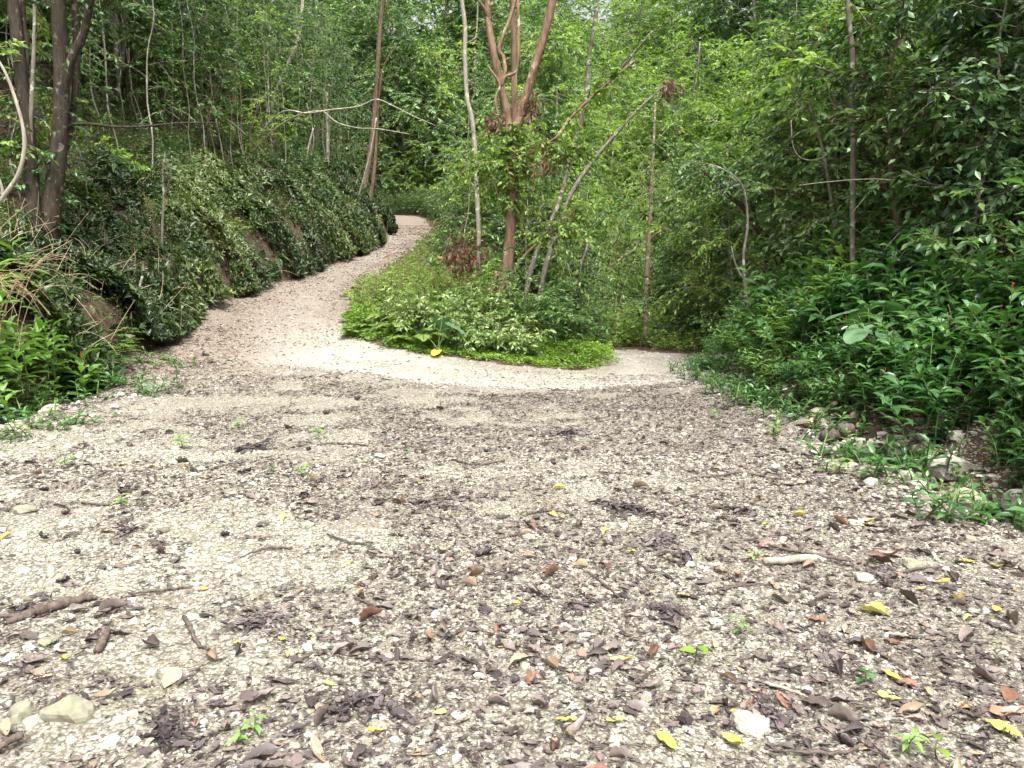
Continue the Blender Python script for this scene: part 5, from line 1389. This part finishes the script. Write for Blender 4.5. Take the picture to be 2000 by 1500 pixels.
stick('stick', "crooked grey twig right of the short stub at the lower left", [(360, 1205, 6, 0), (370, 1232, 9, .01), (385, 1262, 7, .006), (412, 1282, 5, 0)], 'twig', 802)
stick('stick', "short stubby grey stick standing out of the gravel at the lower left", [(192, 1280, 16, 0), (204, 1262, 16, .01), (212, 1250, 12, .02)], 'twig', 803)
stick('stick', "thick mottled grey stick lying level on the right of the clearing", [(1490, 1104, 14, 0), (1535, 1102, 15, .01), (1575, 1100, 17, .01), (1612, 1098, 10, 0)], 'paletwig', 804)
stick('stick', "thin dark twig running to the reddish leaf heap at the right", [(1470, 1060, 5, 0), (1530, 1078, 6, .01), (1590, 1090, 7, .008), (1660, 1100, 8, 0)], 'twig', 805)
stick('stick', "bleached straight twig above the pale slab at the lower right", [(1470, 1330, 6, 0), (1520, 1352, 7, .006), (1580, 1372, 5, 0)], 'paletwig', 806)
stick('stick', "straight grey cane end poking in at the lower left corner", [(-30, 1492, 14, 0), (10, 1478, 14, .015), (48, 1462, 12, .03)], 'twig', 807)
stick('stick', "long thin twig lying level left of the middle of the clearing", [(470, 1092, 4, 0), (520, 1080, 5, .006), (570, 1076, 5, 0)], 'twig', 808)
stick('stick', "curved twig lying below the ribbed ring of leaf near the bottom right", [(1510, 1478, 5, 0), (1580, 1488, 7, .006), (1640, 1490, 7, .006), (1700, 1470, 5, 0)], 'twig', 809)
stick('stick', "long dark fallen branch slanting across the rocks at the right bank", [(1640, 790, 3, .10), (1700, 835, 4, .14), (1770, 880, 4, .14), (1830, 920, 3, .06)], 'twig', 810, .05)
stick('log', "short weathered log lying among the rocks at the right bank", [(1612, 868, 26, .02), (1640, 858, 30, .03), (1668, 850, 22, .02)], 'twig', 811, .04, cat='log')
stick('stick', "peeled brown branch propped on the pointed rock at the right bank", [(1575, 838, 10, .02), (1605, 822, 10, .08), (1632, 812, 8, .12)], 'barkpink', 812, .03, fork=[(.7, -.9, .22)])
stick('stick', "curved pale brown branch in front of the short weathered log", [(1620, 890, 8, 0), (1650, 876, 10, .04), (1685, 868, 8, .02)], 'paletwig', 813, .02)
TW = [[(690, 1165), (720, 1178), (755, 1192)], [(800, 1008), (830, 990), (852, 972)], [(255, 1170), (320, 1162), (380, 1156)], [(620, 870), (660, 866), (720, 872)], [(1690, 1275), (1740, 1300), (1790, 1325)], [(950, 1130), (980, 1118), (1000, 1112)], [(1150, 1130), (1180, 1150), (1205, 1170)], [(1245, 1100), (1262, 1120), (1285, 1128)], [(1385, 1168), (1430, 1155), (1490, 1150)], [(1840, 1115), (1800, 1120), (1760, 1124)], [(740, 955), (790, 942), (840, 940)], [(560, 1310), (600, 1290), (640, 1282)], [(1300, 1250), (1340, 1275), (1380, 1290)], [(1030, 1010), (1075, 1005), (1120, 1012)], [(890, 900), (930, 910), (985, 905)], [(1400, 930), (1450, 925), (1510, 934)], [(640, 1050), (690, 1060), (730, 1058)], [(160, 985), (210, 990), (250, 980)], [(1160, 1480), (1210, 1470), (1260, 1475)], [(870, 1260), (900, 1290), (925, 1300)], [(1820, 1420), (1860, 1400), (1900, 1370)], [(1640, 1400), (1680, 1390), (1720, 1395)]]
tw = [stick('twig', "thin dark twig lying on the gravel", [(a, b, w, 0.004) for (a, b), w in zip(r, (4, 5, 3))], 'twig', 830 + i, .010, "thin twigs on the gravel", cat='twig') for i, r in enumerate(TW)]
single_out(tw, "thin dark twig", [MARKS[k] for k in (0, 2, 4, 5, 7, 9, 10, 11)])

# rocks
def rock_mesh(seed, sub=3, flat=.7, sharp=.35, mat='rock'):
    import bmesh
    rng = np.random.default_rng(seed)
    bm = bmesh.new()
    bmesh.ops.create_icosphere(bm, subdivisions=sub, radius=1)
    V = np.array([v.co[:] for v in bm.verts])
    F = np.array([[v.index for v in f.verts] for f in bm.faces])
    bm.free()
    r = np.ones(len(V))
    for _ in range(11):                                 # chipped planes
        n = norm(rng.normal(0, 1, 3))
        h = rng.uniform(.55, .92)
        d = V @ n
        r = np.where(d * r > h, np.minimum(r, h / np.maximum(d, 1e-3)), r)
    V = V * r[:, None]
    for s, a in ((2.2, .14), (5, .06), (11, .03)):
        ph = rng.uniform(0, 50, 3)
        V = V * (1 + a * (fbm(V[:, 0] * s + ph[0] + V[:, 2] * s * .7, V[:, 1] * s + ph[1] - V[:, 2] * s * .5, seed, 2) - .5)[:, None] * 2)
    V = V * np.array([1, .8, flat])
    mb = MB()
    mb.add(V, F, 0, np.clip(.55 + rng.normal(0, .07, len(V)), 0, 1), False)
    return mb.mesh('rock', M[mat])
RM = {m: [rock_mesh(850 + i + 20 * q, 3, f, mat=m) for i, f in enumerate((.75, .6, .9, .45))] for q, m in enumerate(('rock', 'whiterock'))}
RK = [(135, 1392, 92, 0, 'rock', "large mossy boulder half buried near the lower left corner"), (52, 1392, 56, 2, 'rock', "grey green rock left of the mossy boulder at the lower left"), (66, 1422, 40, 0, 'whiterock', "rounded pale stone below the mossy boulder at the lower left"), (34, 1412, 30, 2, 'rock', "small angular grey stone at the left edge below the mossy boulder"),
      (1462, 1398, 100, 3, 'whiterock', "pale flat slab of limestone set in the gravel at the lower right"), (1855, 915, 66, 0, 'whiterock', "large white rounded rock at the foot of the right bank"), (1882, 968, 72, 1, 'rock', "grey angular rock in front of the large white rock"), (1990, 985, 52, 2, 'whiterock', "pale rock at the right edge beside the grey angular one"),
      (1778, 1096, 62, 1, 'rock', "pale flattish rock lying alone on the right of the clearing"), (1600, 815, 44, 2, 'rock', "pointed mossy rock with a peeled branch propped on it"), (1680, 862, 44, 3, 'whiterock', "flat pale rock behind the curved branch at the right bank"), (1758, 858, 34, 1, 'whiterock', "pale rock at the back of the right rock pile under the leaves"), (1808, 878, 40, 0, 'rock', "squarish greenish rock in the right rock pile above the white rock"), (1682, 882, 30, 2, 'rock', "small upright rock in the right rock pile"),
      (1750, 885, 42, 1, 'rock', "broad grey rock in the middle of the right rock pile"), (1748, 915, 40, 1, 'rock', "mossy rounded rock in front of the right rock pile"), (1800, 905, 44, 1, 'rock', "dark greenish rock left of the large white rock"), (1725, 905, 30, 0, 'whiterock', "small whitish stone in the right rock pile"), (1700, 945, 24, 0, 'whiterock', "small round white stone in front of the right rock pile"), (1690, 1125, 42, 3, 'whiterock', "whitish flat stone below the pale flattish rock on the right"),
      (245, 655, 36, 3, 'rock', "flat brownish rock behind the small bushy plant at the left edge"), (180, 725, 30, 0, 'whiterock', "pale stone below the left edge plants near the bushy plant"), (105, 795, 40, 1, 'whiterock', "biggest pale stone on the stony left margin"), (90, 805, 26, 0, 'whiterock', "pale stone left of the biggest one on the stony left margin"), (40, 830, 42, 1, 'rock', "broad stone at the left edge of the stony margin"), (205, 1318, 26, 2, 'rock', "long pale stone standing on edge at the lower left"), (330, 1320, 34, 3, 'rock', "thin flat stone lying at the lower left"), (45, 995, 50, 1, 'rock', "low brown stone near the left edge of the clearing"),
      (92, 1250, 42, 3, 'rock', "flat greenish stone at the left, below the thick dark stick"), (395, 1358, 30, 1, 'whiterock', "bluish white stone in the lower left gravel"), (1320, 1240, 28, 1, 'whiterock', "pale stone above the two leaved seedling"), (1258, 1352, 42, 3, 'rock', "flat yellowish stone in the lower right gravel"), (1470, 1260, 34, 1, 'whiterock', "whitish stone right of the two leaved seedling"), (860, 1188, 22, 0, 'whiterock', "small white stone left of the rounded curled pod"), (1180, 1158, 20, 0, 'whiterock', "small white stone right of the rounded curled pod"), (700, 860, 20, 1, 'rock', "grey stone in the upper left of the clearing"), (1500, 745, 18, 1, 'rock', "brownish stone under the plants at the right road edge")]
for i, (a, b, w, k, m, lab) in enumerate(RK):
    p = ground_at(a, b + w * .18, 25)
    s = (1.25 if a > 1590 and b < 1000 else .95) * w / 2 / F_PX * math.hypot(p[0], p[1])
    drop(RM[m][k], 'rock', lab, 'rock', p[0], p[1], s, None, rz=RG.uniform(-.5, .5) + (3.14 if i % 2 else 0), tilt=.12, lift=s * .10)

# seedlings and small plants that stand alone
def seedling(seed, n, h, LL, LW, mat):
    rng = np.random.default_rng(seed)
    mb = MB()
    C = np.array([[0, 0, -.01], [rng.normal(0, .1) * h, rng.normal(0, .1) * h, h * .5], [rng.normal(0, .15) * h, rng.normal(0, .15) * h, h]])
    Q = smooth_path(C, 7)
    tube(mb, Q, np.linspace(.004, .0022, 7), 5, 1, .5, 0, None, False)
    a = np.arange(n) * 2.4 + rng.uniform(0, 6)
    u = np.linspace(.55 if n < 4 else .3, 1, n)
    P = np.stack([np.interp(u, np.linspace(0, 1, 7), Q[:, k]) for k in range(3)], -1)
    D = np.stack([np.cos(a), np.sin(a), rng.uniform(-.05, .4, n)], -1)
    leaves(mb, T_MID, P, D, np.array([0, 0, 1.0]) + rng.normal(0, .15, (n, 3)), LL * rng.uniform(.8, 1.15, n), LW, np.clip(rng.normal(.55, .12, n), 0, 1), 0)
    return [('seedling', mb.mesh('seedling', [M[mat], M['stemgreen']]))]
SDL = [seedling(861, 2, .085, .075, .05, 'cover'), seedling(862, 6, .09, .075, .030, 'gingerlight'), seedling(863, 9, .12, .085, .030, 'gingerlight'), seedling(864, 4, .05, .05, .03, 'ginger')]
for a, b, k, s, lab in [(1358, 1300, 0, 1.25, "two leaved green seedling standing in the gravel at the lower right"), (355, 875, 2, 1.6, "bright green seedling with narrow leaves on the left of the clearing"), (622, 858, 2, 1.3, "small green seedling left of the middle of the clearing"), (592, 930, 1, 1.4, "low dark green seedling beside curled leaves left of centre"), (466, 835, 1, 1.6, "broad leaved green seedling in the upper left of the clearing"), (240, 995, 1, 1.3, "green seedling among dark curled leaves at the left"),
                        (1470, 1095, 1, .9, "small pale green seedling above the thick grey stick"), (1446, 1238, 1, 1.0, "leafy green seedling above the two leaved one"), (280, 990, 3, 1.2, "tiny green sprout right of the seedling among curled leaves"), (1690, 1338, 3, 1.3, "tiny sprout between yellow leaves at the lower right"), (1775, 1490, 2, .9, "green seedling at the bottom edge on the right"), (1830, 1490, 0, 1.1, "broad green leaf pair at the bottom edge on the right"), (1640, 930, 2, 1.7, "bushy seedling in front of the right rock pile"), (1722, 925, 1, 1.6, "upright single shoot seedling among the right rocks"), (1868, 940, 2, 1.4, "green seedling in front of the large white rock"),
                        (130, 912, 1, 1.5, "green seedling on the left near the stony margin"), (530, 920, 3, 1.4, "tiny green sprout left of centre"), (1395, 815, 1, 1.6, "yellow green seedling near the right road edge"), (795, 888, 3, 1.3, "tiny green sprout in the upper middle of the clearing"), (495, 1430, 1, .9, "sprig of small green leaves near the bottom left"), (470, 1455, 1, .8, "lower sprig of small green leaves near the bottom left"), (1855, 985, 1, 1.3, "small seedling left of the grey angular rock"), (1850, 1020, 3, 1.4, "tiny sprout below the grey angular rock"), (1690, 940, 2, 1.2, "small leafy seedling left of the white round stone")]:
    p = ground_at(a, b, 25)
    place(SDL[k], 'seedling', lab, 'seedling', (p[0], p[1], near_z(np.float64(p[0]), np.float64(p[1]))), RG.uniform(0, 6), s * .75)

# elephant ears, big ferns, the bushy plant and the dry grass
p = ground_at(1700, 760, 25)
mb = make_taro(871, [(2.6, .30, 1.00, .34, .25, 0), (.3, .22, 1.10, .40, .2, 0), (1.4, .15, 1.05, .36, .5, 0), (3.6, .42, .80, .32, .4, 0), (4.4, .38, .72, .30, .5, 0), (-.5, .30, .86, .34, .3, 0)], None)
tag(place([('elephant_ear', mb.mesh('elephant_ear', [M['taro'], M['stemgreen']]))], 'elephant_ear', "elephant ear plant with broad bluish shining leaves on the right bank", 'plant', p, 0.3, .85))
p = ground_at(856, 690, 25)
mb = make_taro(872, [(1.2, .18, .62, .34, 1.0, 0), (-.3, .25, .55, .30, .4, 0), (2.9, .30, .38, .26, .7, 0), (4.6, .16, .06, .20, .2, 2)], None)
tag(place([('elephant_ear', mb.mesh('elephant_ear', [M['taro'], M['stemgreen'], M['yellowtaro']]))], 'elephant_ear', "elephant ear plant with one yellow lower leaf inside the road bend", 'plant', p, 0, 1.0))
BF = [make_fern(881, 6, 1.0, M['fern'], (.8, 1.25), 40, .17, .95), make_fern(882, 5, .85, M['fern'], (.5, 1.1), 36, .18, 1.0)]
for a, b, k, r, s, lab in [(812, 640, 1, 2.6, 1.0, "fern with drooping yellowish fronds hanging toward the road bend"), (840, 560, 0, .4, 1.0, "tall fern arching to the right at the back of the fern patch"), (745, 560, 0, 1.4, .8, "tall pale fern at the left back of the fern patch beside the road"), (1030, 640, 1, .2, .9, "dark fern at the right foot of the old forked tree"), (935, 515, 0, 2.0, .8, "fern beside the dead leaf mass behind the fern patch")]:
    p = ground_at(a, b, 30)
    place(BF[k], 'fern', lab, 'fern', p, r, s)
p = ground_at(218, 745, 25)
mbs = MB()
rng = np.random.default_rng(883)
for i in range(5):
    az = rng.uniform(0, 6.283)
    B = branch_pts(rng, np.zeros(3), az, rng.uniform(.9, 1.4), .75, -.1)
    tube(mbs, B, np.linspace(.016, .005, 6), 5, 1, .2, 0, None, False)
    m = 9
    for q in range(m):
        c = B[2] + (B[5] - B[2]) * q / (m - 1)
        d = np.array([math.cos(az + q * 2.4), math.sin(az + q * 2.4), .25])
        u = np.repeat(np.linspace(.1, 1, 9), 2)
        P = c + d * (u * .3)[:, None] - np.array([0, 0, 1]) * (.08 * u ** 2)[:, None]
        sd = np.cross(d, [0, 0, 1.0]) * np.tile([1, -1], 9)[:, None]
        leaves(mbs, T_LO, P, sd + d * .3, np.tile([0, 0, 1.0], (18, 1)) + rng.normal(0, .1, (18, 3)), .055, .024, np.clip(rng.normal(.5, .15, 18), 0, 1), 0)
place([('feathery_shrub', mbs.mesh('feathery_shrub', [M['gingerlight'], M['barkdark']]))], 'feathery_shrub', "small feathery leaved bush with dark stems beside the left edge plants", 'shrub', p, 0, 1.0)
place([('feathery_shrub', mbs.mesh('feathery_shrub', [M['gingerlight'], M['barkdark']]))], 'feathery_shrub', "flat topped feathery plant behind the bush with dark stems at the left", 'shrub', ground_at(245, 700, 25), 1.3, (1.0, 1.0, .8))
mb = MB()
rng = np.random.default_rng(891)
gp = pix(-70, 560, 9.6)
gp[2] = height(gp[0], gp[1])
for i in range(34):
    az = rng.uniform(-.9, .7)
    h = rng.uniform(1.7, 2.6)
    t = np.linspace(0, 1, 9)
    b = np.array([rng.normal(0, .22), rng.normal(0, .4), 0])
    ln = rng.uniform(.5, 1.35)
    C = b + np.array([math.cos(az), math.sin(az), 0]) * (ln * t ** 1.4)[:, None] + np.array([0, 0, 1.0]) * (h * (t - rng.uniform(.45, .85) * t ** 2.4))[:, None]
    tube(mb, C, np.linspace(.0055, .002, 9), 4, 0, .5, 0, None, False)
    if rng.random() < .6:
        k = rng.integers(4, 7)
        E = C[k] + np.array([math.cos(az + .8), math.sin(az + .8), -.3]) * .35
        tube(mb, smooth_path(np.array([C[k], (C[k] + E) / 2 + np.array([0, 0, .06]), E]), 5), np.linspace(.004, .002, 5), 3, 0, .5, 0, None, False)
place([('dry_grass', mb.mesh('dry_grass', M['straw']))], 'dry_grass', "tuft of long dry straw coloured stems arching over the left edge plants", 'dry grass', gp)
for a, b, Y, s, k, lab in [(1960, 440, 9.0, .8, 0, "young palm with feathery fronds at the right edge of the forest"), (1790, 560, 10.5, .7, 1, "young palm low in the shade behind the right bank plants")]:
    c = pix(a, b, Y)
    c[2] = height(c[0], c[1])
    place(PR['palm'][k], 'palm', lab, 'palm', c, .5, s)

# tell the repeats next to a landmark apart
single_out(b1, "lance leaved plant on the right bank", [("beside the large white rock", (3.9, 6.5)), ("beside the elephant ear plant", tuple(ground_at(1700, 760, 25)[:2])), ("nearest the camera", (3.7, 4.6)), ("beside the tall slender grey trunk", (5.0, 11.2)), ("behind the pointed mossy rock", (3.8, 8.9))])
single_out(b0, "light green lance leaved plant", [("at the very corner of the right road", (3.8, 15.2)), ("farthest back beside the right road", (5, 19)), ("next to the thin white wavering stem", (4.6, 13.5))])
single_out(l1, "pale lance leaved plant", [("under the dry grass stems at the left edge", (-6.6, 9.6)), ("next to the small feathery bush at the left", (-6.3, 11.4)), ("nearest the camera at the left edge", (-6.2, 7.6))])
single_out(t1, "bright green fern", [("at the tip of the fern patch touching the left road", (-3.8, 16)), ("beside the yellow leafed elephant ear", (-1.6, 14.8)), ("at the back of the fern patch", (-3.0, 19.6))])
single_out(t2, "pale shiny leaved shrub", [("touching the foot of the old tree", (-.4, 16.6)), ("next to the elephant ear inside the road bend", (-1.5, 14.9)), ("farthest right in front of the old tree", (.4, 15))])
single_out(h1, "tall forest tree on the left hillside", [("directly above the bend of the left road", (-9, 48)), ("behind the pale grey cluster of trunks", (-11, 22)), ("highest up at the left edge", (-20, 28))])
single_out(r1, "tall dark leaved tree of the right forest", [("behind the tall slender grey trunk", (6.5, 13.5)), ("nearest the road fork", (8, 20)), ("nearest the camera", (8, 9))])
single_out(c0, "bamboo clump", [("right behind the old forked tree", (0, 22)), ("beside the pale brown trunk in the valley", (5, 27)), ("nearest the left road", (-2, 27))])
single_out(h3, "thin pale sapling on the left hillside", [("just above the slender trunk by the creeper bank", (-8.8, 16)), ("next to the brown double trunk", (-8.5, 32)), ("next to the short broken post like trunk", (-8, 24)), ("next to the crooked whitish trunk", (-10, 25)), ("next to the pale grey cluster of trunks", (-10.5, 20))])
single_out(c1, "small leafy tree", [("just behind the old forked tree", (0, 20)), ("beside the pale trunk beyond the right road", (4.5, 27)), ("beside the upper end of the left road", (-3.5, 38))])
single_out(r2, "small dark leafy tree of the right forest", [("behind the dark crooked trunk", (6, 17)), ("beside the thick grey trunk in the shade", (8, 15.5)), ("nearest the right road", (6, 20))])
single_out(b2, "small green seedling", [("touching the large white rock", (3.6, 6.3)), ("beside the pointed mossy rock", (3.5, 8.7)), ("at the right road edge farthest along the bank", (3.6, 14.6))])
single_out(l2, "small green seedling", [("below the feathery bush at the left", (-5.9, 11.2)), ("beside the biggest pale stone of the left margin", (-5.7, 9.3))])
